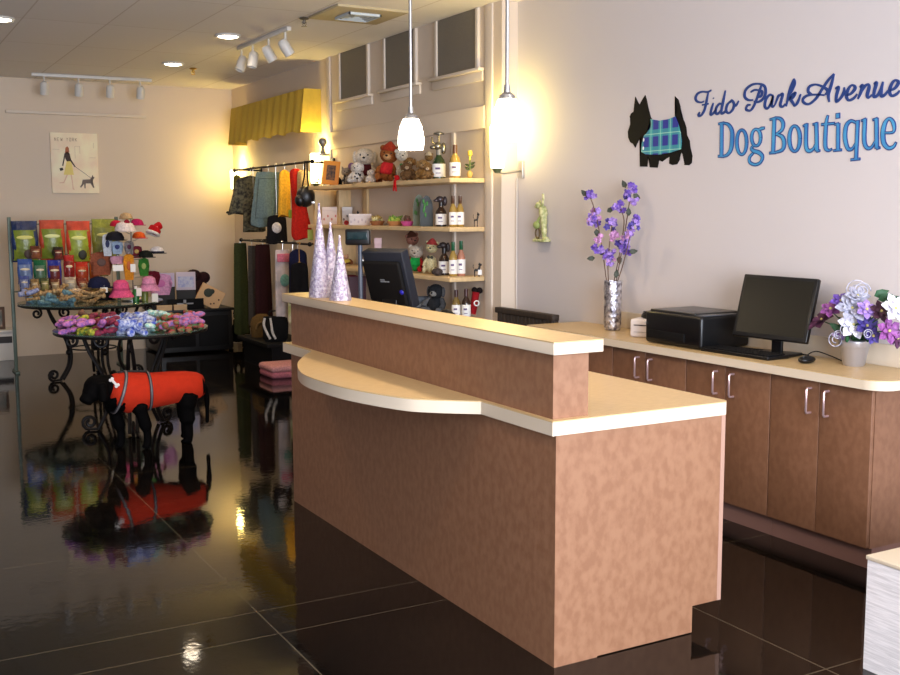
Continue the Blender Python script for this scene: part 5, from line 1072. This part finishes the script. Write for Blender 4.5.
foil_bag(65.5, 90, 221, 263, 11.1, 'large red and lime treat bag, third from the left on the rack', (204, 70, 44), (164, 178, 60), (224, 224, 130), dark=(40, 40, 26))
foil_bag(91, 115, 219, 258, 11.1, 'large all-lime treat bag beside the hat stand', (150, 156, 60), (140, 146, 70), (220, 214, 120))
for (a, b_, c, d, tc, bc_, lab) in ((17, 32, 259, 284, (60, 90, 160), (120, 140, 180), 'small blue treat bag below the navy-topped bag'), (33, 46, 260, 284, (40, 110, 70), (100, 130, 100), 'small green treat bag in the middle row of the rack'), (47, 61, 260, 285, (50, 60, 160), (120, 50, 50), 'small violet-blue treat bag in the middle row of the rack'),
        (63, 74, 255, 283, (176, 34, 34), (150, 40, 36), 'small dark red treat bag in the middle row of the rack'), (75, 88, 262, 283, (206, 50, 34), (216, 90, 50), 'small bright red treat bag below the third large bag'), (89, 99, 262, 283, (214, 120, 40), (190, 90, 40), 'small orange treat bag at the right of the middle row')):
    foil_bag(a, b_, c, d, 11.05, lab, tc, bc_, (226, 206, 170))
# hat stand
YH = 10.35
hx = at(132, 260, 'y', YH).x
hs = thing('hat_stand', 'revolving wire stand hung with dog hats and shirts on the far table', 'hat stand', (hx, YH, 0.737))
build(MB().tube([(0, 0, 0.01), (0, 0, 0.78)], 0.006, 10), 'pole', mat('dull_wire', (110, 104, 98), 0.4, metal=0.5), hs); build(MB().lathe([(0, 0), (0.11, 0), (0.11, 0.012), (0.02, 0.02), (0, 0.02)], seg=24), 'base', M_steel, hs)
def hp(px, py, dy=0): return at(px, py, 'y', YH+dy)
def arm(p):
    l = p-Vector((hx, YH, 0.737)); build(MB().tube([(0, 0, l.z-0.03), (l.x*0.6, l.y*.6, l.z-0.02), (l.x, l.y, l.z)], 0.003, 6), 'arm', M_steel, hs)
def cap_hat(px, py, dy, w, lab, col, brim=None, band=None, pom=None, tilt=0, kind='cap', rz=0.3):
    p = hp(px, py, dy); p2 = p.copy(); arm(p); t = thing('dog_hat', lab, 'dog hat', p2, rz); t.rotation_euler = (0, tilt, rz); r = w/FPX*dep(p)/2
    if kind == 'bucket':
        build(MB().lathe([(r*1.25, -r*0.9), (r*1.3, -r*0.88), (r*0.85, -r*0.2), (r*0.72, r*0.55), (r*0.4, r*0.8), (0, r*0.82)], seg=24, wob=lambda a, z: 0.05*math.sin(4*a) if z < -r*.5 else 0), 'crown', fab(col), t)
        build(MB().lathe([(r*0.84, -r*0.22), (r*0.87, -r*0.2), (r*0.83, 0), (r*0.80, 0)], seg=24), 'band', fab(band or tuple(int(c*.85) for c in col)), t)
    elif kind == 'santa':
        build(MB().tube(spl([(0, 0, 0), (r*0.2, 0, r*1.0), (r*0.7, 0, r*1.7)], 5), [r*0.95]*5+[r*0.6]*5+[r*0.28], 16), 'cone', fab(col), t)
        build(MB().tube([(r*0.92*math.cos(a), r*0.92*math.sin(a), -r*.05) for a in np.linspace(0, 2*PI, 21)[:-1]], r*0.24, 8, True), 'fur_trim', fur((230, 226, 220)), t)
    else:
        build(MB().lathe([(r, 0), (r*0.98, r*0.3), (r*0.75, r*0.75), (r*0.3, r*0.95), (0, r*0.97)], seg=22), 'crown', fab(col), t)
        b = MB().lathe([(0, 0), (r*1.0, 0.0), (r*1.02, 0.006), (0, 0.01)], c=(0, -r*0.7, -0.004), seg=22, sy=0.9); build(b, 'brim', fab(brim or col), t)
        if band: build(MB().lathe([(r*1.0, 0.0), (r*1.03, r*0.02), (r*1.0, r*0.28), (r*.97, r*.28)], seg=22), 'band', fab(band), t)
    if pom: build(MB().ell((0, -r*0.4, r*0.85), r*0.3, 12), 'pompom', fur(pom), t)
    return t
cap_hat(125, 231, -0.10, 20, 'white dog cap with a dark red button near the top of the hat stand', (224, 212, 210), pom=(150, 20, 50))
cap_hat(116, 226, 0.05, 12, 'round red knitted hat at the upper left of the hat stand', (190, 30, 60))
cap_hat(137, 225, 0.05, 13, 'magenta knitted hat at the upper right of the hat stand', (180, 30, 90))
cap_hat(126, 219, 0.12, 13, 'beige dog cap crowning the hat stand', (190, 160, 120), brim=(120, 110, 60))
cap_hat(115, 240, -0.12, 18, 'black dog cap below the white cap with the red button', (24, 24, 34))
cap_hat(139, 238, -0.05, 13, 'orange dog cap right of the white cap', (214, 90, 30), brim=(200, 60, 90))
cap_hat(153, 233, -0.05, 13, 'tilted red santa hat with white fur trim at the right of the hat stand', (186, 20, 28), kind='santa', tilt=0.45, pom=(236, 232, 228))
cap_hat(157, 253, -0.06, 14, 'black and white banded sailor cap at the right of the hat stand', (220, 216, 222), brim=(20, 22, 20), band=(30, 30, 50))
cap_hat(146, 257, -0.10, 14, 'black dog beret left of the sailor cap', (22, 26, 22))
cap_hat(99, 287, -0.12, 22, 'dark navy dog cap hanging low at the left of the hat stand', (24, 28, 60))
cap_hat(102, 299, -0.10, 20, 'black dog cap lying at the front of the far table', (14, 14, 16))
cap_hat(121, 288, -0.20, 20, 'bright pink bucket hat at the front of the hat stand', (226, 90, 140), kind='bucket')
cap_hat(149, 283, -0.12, 17, 'pale pink dog cap with floral print, right of the bucket hat', (226, 150, 190), kind='bucket')
def shirt(px0, px1, py0, py1, dy, lab, col, pr=None, nm='dog_shirt', cat='pet clothing', Y=YH):
    c = (px0+px1)/2; a = at(c, py0, 'y', Y+dy); b = at(c, py1, 'y', Y+dy); w = (px1-px0)/FPX*dep(a); h = a.z-b.z
    t = thing(nm, lab, cat, (a.x, Y+dy, b.z), -0.2)
    pl = [(-w*.36, 0), (w*.36, 0), (w*.34, h*.6), (w*.5, h*.55), (w*.42, h*.92), (w*.16, h), (0, h*.93), (-w*.16, h), (-w*.42, h*.92), (-w*.5, h*.55), (-w*.34, h*.6)]
    build(MB().prism(pl, 'y', -0.012, 0.012), 'cloth', fab(col), t, smooth=False)
    if pr: build(MB().ell((0, -0.013, h*.55), (w*.2, 0.005, h*.18), 12), 'print', cm(pr), t)
    build(MB().tube([(0, 0, h*.93), (0, 0.0, h*1.05), (0.012, 0, h*1.08)], 0.003, 6), 'hanger', M_steel, t)
    return t
shirt(102, 112, 234, 256, -0.02, 'white and black dog shirt hanging left of the black cap', (206, 212, 222), (30, 40, 80))
shirt(111, 123, 241, 254, -0.03, 'pale blue printed dog shirt under the black cap', (170, 190, 214), (40, 50, 110))
shirt(123, 134, 254, 280, -0.13, 'orange-yellow dog scarf in the middle of the hat stand', (214, 140, 40), (180, 90, 30))
shirt(138, 149, 258, 276, -0.05, 'green dog shirt under the black beret', (60, 130, 50), (150, 170, 90))
shirt(110, 124, 256, 264, -0.02, 'pink and grey dog shirt left of the orange scarf', (206, 150, 170))
shirt(131, 142, 246, 258, 0.03, 'maroon dog shirt under the orange cap', (120, 40, 50), (200, 170, 90))
shirt(124, 134, 241, 254, 0.04, 'grey dog shirt behind the pole of the hat stand', (150, 140, 140), (90, 30, 60))
shirt(90, 112, 252, 275, 0.12, 'rust brown dog sweater between the rack and the hat stand', (150, 84, 60), (90, 60, 50))
def tagcard(px, py, w, h, lab, dy=-0.2):
    p = hp(px, py, dy); s = dep(p)/FPX; t = thing('price_tag', lab, 'price tag', p, -0.2)
    build(MB().box(-w*s/2, w*s/2, -0.001, 0.001, -h*s/2, h*s/2), 'card', M_card, t); build(MB().tube([(0, 0, h*s/2), (0.004, 0.03, h*s/2+0.02)], 0.001, 4), 'string', M_card, t)
tagcard(118, 268, 10, 6, 'white price tag left of the orange scarf'); tagcard(133, 268, 5, 8, 'white price tag right of the orange scarf'); tagcard(139, 292, 5, 8, 'white price tag right of the pink bucket hat'); tagcard(155, 298, 6, 9, 'white price tag at the right edge of the far table', -0.25); tagcard(104, 290, 7, 5, 'white price tag on the dark navy cap', -0.3)
for px, lab in ((136, 'dark green small bottle right of the pink bucket hat'), (145, 'olive green small bottle at the right of the far table')):
    p = at(px, 300, 'z', 0.737); t = thing('bottle', lab, 'bottle', Vector((p.x, 10.2, 0.737)))
    p.y = 10.2; t.location.x = at(px, 300, 'y', 10.2).x
    build(MB().lathe([(0, 0), (0.03, 0), (0.032, 0.09), (0.014, 0.12), (0, 0.12)], seg=18), 'body', cm((40, 110, 50) if px < 140 else (110, 120, 50), 0.3), t); build(MB().lathe([(0.015, 0.118), (0.015, 0.145), (0, 0.145)], seg=12), 'cap', M_card, t)
# merchandise on the black chest
YC = 11.9
def on_chest(px, X0=YC): return at(px, 285, 'y', X0).x
def card_box(px0, px1, py0, py1, Y, lab, col, pr, fr=(20, 18, 18), nm='picture_card', cat='card'):
    c = (px0+px1)/2; a = at(c, py0, 'y', Y); b = at(c, py1, 'y', Y); w = (px1-px0)/FPX*dep(a); t = thing(nm, lab, cat, (a.x, Y, 0.501), -0.25); h = a.z-0.5
    z0 = b.z-0.5
    build(MB().box(-w/2, w/2, -0.012, 0.012, z0, h, 0.003), 'card', cm(col), t); build(MB().box(-w*.4, w*.4, -0.0145, -0.011, z0+(h-z0)*.15, z0+(h-z0)*.75), 'print', mat('lav_%d' % px0, pr, 0.6, noise=(30, .4), rgb2=(200, 200, 216)), t)
    build(MB().box(-w*.5, w*.5, -0.014, 0.03, 0, z0, 0.004), 'stand', cm(fr), t)
card_box(152, 174, 273, 287, 11.85, 'lavender picture card on the black chest, left of the pair', (190, 176, 200), (150, 150, 196))
card_box(176, 195, 272, 290, 11.85, 'lavender picture card on the black chest, right of the pair', (206, 192, 206), (150, 156, 204))
t = thing('folded_pink_shirt', 'folded pink patterned dog shirt in front of the lavender cards', 'pet clothing', (at(162, 285, 'y', 11.62).x, 11.66, 0.49), -0.2)
shirt(148, 172, 274, 295, 0, 'pale pink patterned dog shirt in front of the lavender cards', (222, 160, 200), (190, 100, 160), Y=10.55); arm(at(160, 273, 'y', 10.55))
bpy.data.objects.remove(t, do_unlink=True)
shirt(145, 160, 271, 285, 0, 'dark red heart-shaped dog shirt beside the pale pink one', (110, 24, 40), Y=10.5); arm(at(152, 270, 'y', 10.5))
p = at(203, 290, 'y', 11.8); t = thing('dark_brown_sweater', 'crumpled dark brown dog sweater behind the paw-print bag', 'pet clothing', (p.x, 12.05, 0.501), 0)
build(MB().ell((0, 0, 0.17), (0.14, 0.07, 0.17), 20).ell((0.08, 0, 0.33), (0.08, 0.05, 0.07), 14).ell((-0.04, -0.02, 0.36), (0.09, 0.05, 0.07), 14), 'knit', fab((44, 22, 26)), t)
p = at(212, 292, 'y', 11.7); t = thing('leaf_print_bag', 'tan gift bag with black leaf and dot print leaning on the black chest', 'bag', (p.x-0.04, 11.8, 0.53), 0); t.rotation_euler = (0, 0.5, -0.2)
build(MB().box(-0.15, 0.13, -0.03, 0.03, 0, 0.22, 0.006), 'bag_body', cm((206, 164, 116)), t)
build(MB().ell((-0.05, -0.032, 0.14), (0.05, 0.004, 0.05), 12).ell((-0.02, -0.032, 0.17), (0.03, 0.004, 0.03), 10), 'leaf_print', cm((36, 44, 28)), t)
build(MB().ell((0.06, -0.032, 0.06), (0.01, 0.003, 0.01), 8).ell((0.09, -0.032, 0.12), (0.01, 0.003, 0.01), 8).ell((0.03, -0.032, 0.04), (0.01, 0.003, 0.01), 8), 'dots', cm((80, 50, 30)), t)
t = thing('black_wire_basket', 'black basket of dark goods on the chest below the lavender cards', 'basket', (3.20, 11.86, 0.501))
t.location = (at(185, 295, 'y', 11.76).x, 11.76, 0.501)
build(MB().box(-0.20, 0.20, -0.03, 0.03, 0, 0.012).box(-0.2, 0.2, -0.032, -0.026, 0.0, 0.12, 0.002), 'basket', M_blackm, t); build(MB().box(-0.03, 0.0, -0.04, -0.033, 0.04, 0.11).box(-0.1, 0.08, -0.04, -0.033, 0.06, 0.075), 'metal_clasp', M_steel, t)
for k, (a, b_, c) in enumerate(((157, 172, 'left'), (174, 187, 'right'))):
    p = at((a+b_)/2, 306, 'y', 11.7); w = (b_-a)/FPX*dep(p); t = thing('wooden_box', 'light tan wooden box on the front of the black chest, %s of the two' % c, 'box', (p.x, 11.715+0.001*k, 0.501))
    build(MB().box(-w/2, w/2, -0.02-0.02*0, 0.015, 0, 0.045, 0.003), 'box_body', cm((206, 172, 130)), t); build(MB().box(-w/2-0.002, w/2+0.002, -0.022, 0.017, 0.045, 0.06, 0.003), 'lid', cm((214, 182, 140)), t)

# ================================================================== dog form in the orange coat
dg = thing('dog_mannequin', 'black standing dog form with hanging tail wearing a bright orange-red coat', 'dog mannequin', (1.72, 7.14, 0))
dx0, dy0 = 1.72, 7.14
def L_(x, y, z): return (x-dx0, y-dy0, z)
mb = MB()
mb.tube(spl([L_(2.045, 7.19, .375), L_(1.98, 7.18, .375), L_(1.80, 7.16, .375), L_(1.60, 7.14, .37), L_(1.48, 7.13, .375), L_(1.42, 7.12, .40)], 4), [0.035]+[0.085]*4+[0.10]*4+[0.105]*4+[0.12]*4+[0.10]*3+[0.075], 18)
mb.tube(spl([L_(1.46, 7.13, .40), L_(1.38, 7.11, .44), L_(1.33, 7.09, .44)], 4), [0.085]*4+[0.075]*4+[0.07], 14)
mb.ell(L_(1.325, 7.08, .435), (0.085, 0.075, 0.085), 18)
mb.tube(spl([L_(1.31, 7.08, .42), L_(1.265, 7.06, .38), L_(1.24, 7.05, .345)], 4), [0.06]*4+[0.045]*4+[0.03], 12)
for s in (-1, 1): mb.tube(spl([L_(1.345, 7.085+s*0.065, .47), L_(1.35, 7.085+s*0.085, .41), L_(1.345, 7.08+s*0.08, .35)], 4), [0.03]*4+[0.032]*4+[0.014], 10)
for (x, y, sx) in ((1.635, 7.07, 0), (1.49, 7.20, 0)):
    mb.tube(spl([L_(x-0.06, y+0.03*(1 if y < 7.13 else -1), .34), L_(x-0.03, y, .24), L_(x, y, .12), L_(x, y, .03), L_(x-0.015, y, .012)], 4), [0.055]*4+[0.042]*4+[0.028]*4+[0.026]*4+[0.024], 12); mb.ell(L_(x-0.008, y, .02), (0.034, 0.028, 0.02), 12)
for (x, y) in ((1.925, 7.11), (1.955, 7.27)):
    mb.tube(spl([L_(x+0.01, y, .34), L_(x-0.01, y, .24), L_(x-0.005, y, .13), L_(x-0.005, y, .03), L_(x-0.01, y, .012)], 4), [0.065]*4+[0.055]*4+[0.036]*4+[0.030]*4+[0.026], 12); mb.ell(L_(x-0.010, y, .02), (0.038, 0.029, 0.02), 12)
mb.tube(spl([L_(2.03, 7.19, .39), L_(2.075, 7.19, .33), L_(2.08, 7.19, .22), L_(2.078, 7.19, .11)], 4), [0.03]*4+[0.02]*4+[0.016]*4+[0.014], 10)
tmp = build(mb, 'body', mat('black_dog_cloth', (4, 3, 3), 0.8, spec=0.06), dg)
rm_ = tmp.modifiers.new('r', 'REMESH'); rm_.mode = 'VOXEL'; rm_.voxel_size = 0.008; sm = tmp.modifiers.new('s', 'SMOOTH'); sm.iterations = 6; sm.factor = 0.5
bpy.context.view_layer.update(); dgp = bpy.context.evaluated_depsgraph_get(); me = bpy.data.meshes.new_from_object(tmp.evaluated_get(dgp)); tmp.modifiers.clear(); tmp.data = me
me.polygons.foreach_set('use_smooth', [True]*len(me.polygons)); me.materials.clear(); me.materials.append(MC['black_dog_cloth'])
# coat: open barrel around the trunk with a curved hem
M_org = mat('orange_red_coat', (186, 44, 18), 0.85, bump=(180, 0.3), noise=(20, 0.1), spec=0.2)
cen_ = [(1.405, 7.12, .415, .085), (1.45, 7.125, .395, .118), (1.52, 7.13, .38, .138), (1.60, 7.14, .378, .130), (1.70, 7.15, .378, .120), (1.82, 7.16, .378, .118), (1.93, 7.175, .376, .112), (2.01, 7.18, .374, .100), (2.05, 7.19, .373, .080)]
hem = [1.0, 1.0, 1.0, 1.0, 0.97, 0.80, 0.74, 0.74, 0.70]
rings = []; n_ = 28
for i, (x, y, z, r) in enumerate(cen_):
    o = []; 
    for j in range(n_):
        a = PI/2+(j/(n_-1)*2-1)*PI*hem[i]; o.append(Vector(L_(x, y+r*0.92*math.cos(a), z+r*math.sin(a))))
    rings.append(o)
vs = []; fs = []
for lay in (0, 1):
    for i, rg in enumerate(rings):
        c = Vector(L_(*cen_[i][:3])); vs += [tuple(p+(c-p).normalized()*0.006*lay) for p in rg]
NR = len(rings); K = NR*n_
for i in range(NR-1):
    for j in range(n_-1):
        a = i*n_+j; fs += [(a, a+1, a+n_+1, a+n_), (K+a, K+a+n_, K+a+n_+1, K+a+1)]
for j in range(n_-1): fs += [(j, K+j, K+j+1, j+1), ((NR-1)*n_+j, (NR-1)*n_+j+1, K+(NR-1)*n_+j+1, K+(NR-1)*n_+j)]
for i in range(NR-1): fs += [(i*n_, (i+1)*n_, K+(i+1)*n_, K+i*n_), (i*n_+n_-1, K+i*n_+n_-1, K+(i+1)*n_+n_-1, (i+1)*n_+n_-1)]
ctt = build(MB().add(vs, fs), 'coat', M_org, dg, angle=70)
def hoop(x, y, z, r, w, m, nm, lean=0):
    mb = MB(); rr_ = []
    for k in range(40):
        a = 2*PI*k/40; rr_.append([L_(x+lean*math.sin(a)+dxx, y+(r+dr)*0.93*math.cos(a), z+(r+dr)*math.sin(a)) for dxx, dr in ((-w, 0.002), (w, 0.002), (w, 0.007), (-w, 0.007))])
    mb.loft(rr_, closed=True); return build(mb, nm, m, ctt)
hoop(1.475, 7.127, .388, .131, .011, cm((40, 36, 40)), 'collar_band', 0.045); hoop(1.475, 7.127, .388, .1345, .005, cm((112, 104, 104), 0.4), 'reflective_stripe', 0.045)
hoop(1.665, 7.147, .378, .127, .010, cm((30, 26, 28)), 'girth_strap'); hoop(1.665, 7.147, .378, .130, .004, cm((104, 96, 98), 0.4), 'reflective_stripe')
build(MB().tube([L_(1.47, 7.125, .521), L_(1.56, 7.135, .520), L_(1.665, 7.147, .508)], 0.007, 8), 'back_strap', cm((20, 18, 20)), ctt)
bt = MB(); bt.m = Matrix.Translation(L_(1.425, 7.02, .47)) @ Matrix.Rotation(0.9, 4, 'Y') @ Matrix.Rotation(-0.3, 4, 'Z')
bt.box(-0.025, 0.025, -0.003, 0.003, -0.008, 0.008, 0.002)
for k in (-1, 1):
    for j in (-1, 1): bt.ell((k*0.027, 0, j*0.008), (0.011, 0.003, 0.010), 10)
build(bt, 'bone_badge', cm((206, 200, 196)), ctt)

# more small goods crowding the shelves, as on the photographed boards
plush(405, 417, 158, Z1, 'tan plush puppy with a cream muzzle behind the dark brown pup, top shelf', (150, 112, 66), X=3.97, ears='flop', muz=(206, 180, 140))
plush(342, 354, 168, Z1, 'grey and white plush kitten at the left of the spotted plush dog', (160, 150, 140), X=3.96, ears='pointy')
plush(374, 382, 170, Z1, 'little rust-brown plush pup wedged beside the gingerbread dog', (120, 60, 34), X=3.93, ears='flop')
for px, z, pt, lab, c in ((330, Z3, 262, 'short dark tin behind the tallest cone trees on the third shelf', (90, 60, 44)), (345, Z3, 264, 'short cream tin behind the shortest cone tree on the third shelf', (200, 176, 140)), (362, Z3, 262, 'short green tin behind the display pole on the third shelf', (60, 100, 60))):
    p = loc(px, z, 3.95); hh = max(0.05, hz(px, pt, 3.95)-z); t = thing('tin', lab, 'tin', p+Vector((0, 0, 0.001)))
    build(MB().lathe([(0, 0), (0.035, 0), (0.036, 0.004), (0.036, hh-0.004), (0, hh-0.002)], seg=22), 'body', cm(c, 0.4), t); build(MB().lathe([(0, hh-0.008), (0.038, hh-0.008), (0.038, hh+0.004), (0, hh+0.006)], seg=22), 'lid', M_steel, t)

# packets standing in front of the rack, above the chews
for (a, b_, c, d, tc, bc_, lab) in ((19, 29, 276, 291, (70, 84, 150), (140, 150, 190), 'small lilac-blue packet at the left end, standing among the chews'), (30, 39, 279, 291, (150, 120, 80), (186, 156, 110), 'small tan packet standing right of the lilac-blue packet'), (40, 49, 278, 291, (90, 96, 60), (170, 160, 100), 'small olive packet standing among the chews on the far table'),
        (50, 60, 279, 292, (120, 70, 50), (200, 170, 130), 'small brown packet standing among the chews below the violet-blue bag'), (64, 76, 277, 290, (190, 170, 150), (214, 200, 180), 'small cream packet below the dark red bag'), (77, 87, 278, 291, (150, 60, 50), (196, 120, 90), 'small rust packet right of the cream packet on the far table'), (99, 108, 262, 276, (130, 40, 40), (180, 150, 60), 'small maroon and gold packet between the orange bag and the hat stand'), (30, 41, 246, 259, (110, 60, 40), (150, 90, 60), 'small brown packet hanging over the seam of the navy and red bags'), (53, 63, 247, 260, (40, 34, 30), (130, 60, 50), 'small dark packet hanging low before the second large bag')):
    foil_bag(a, b_, c, d, 10.93, lab, tc, bc_, (226, 206, 170))
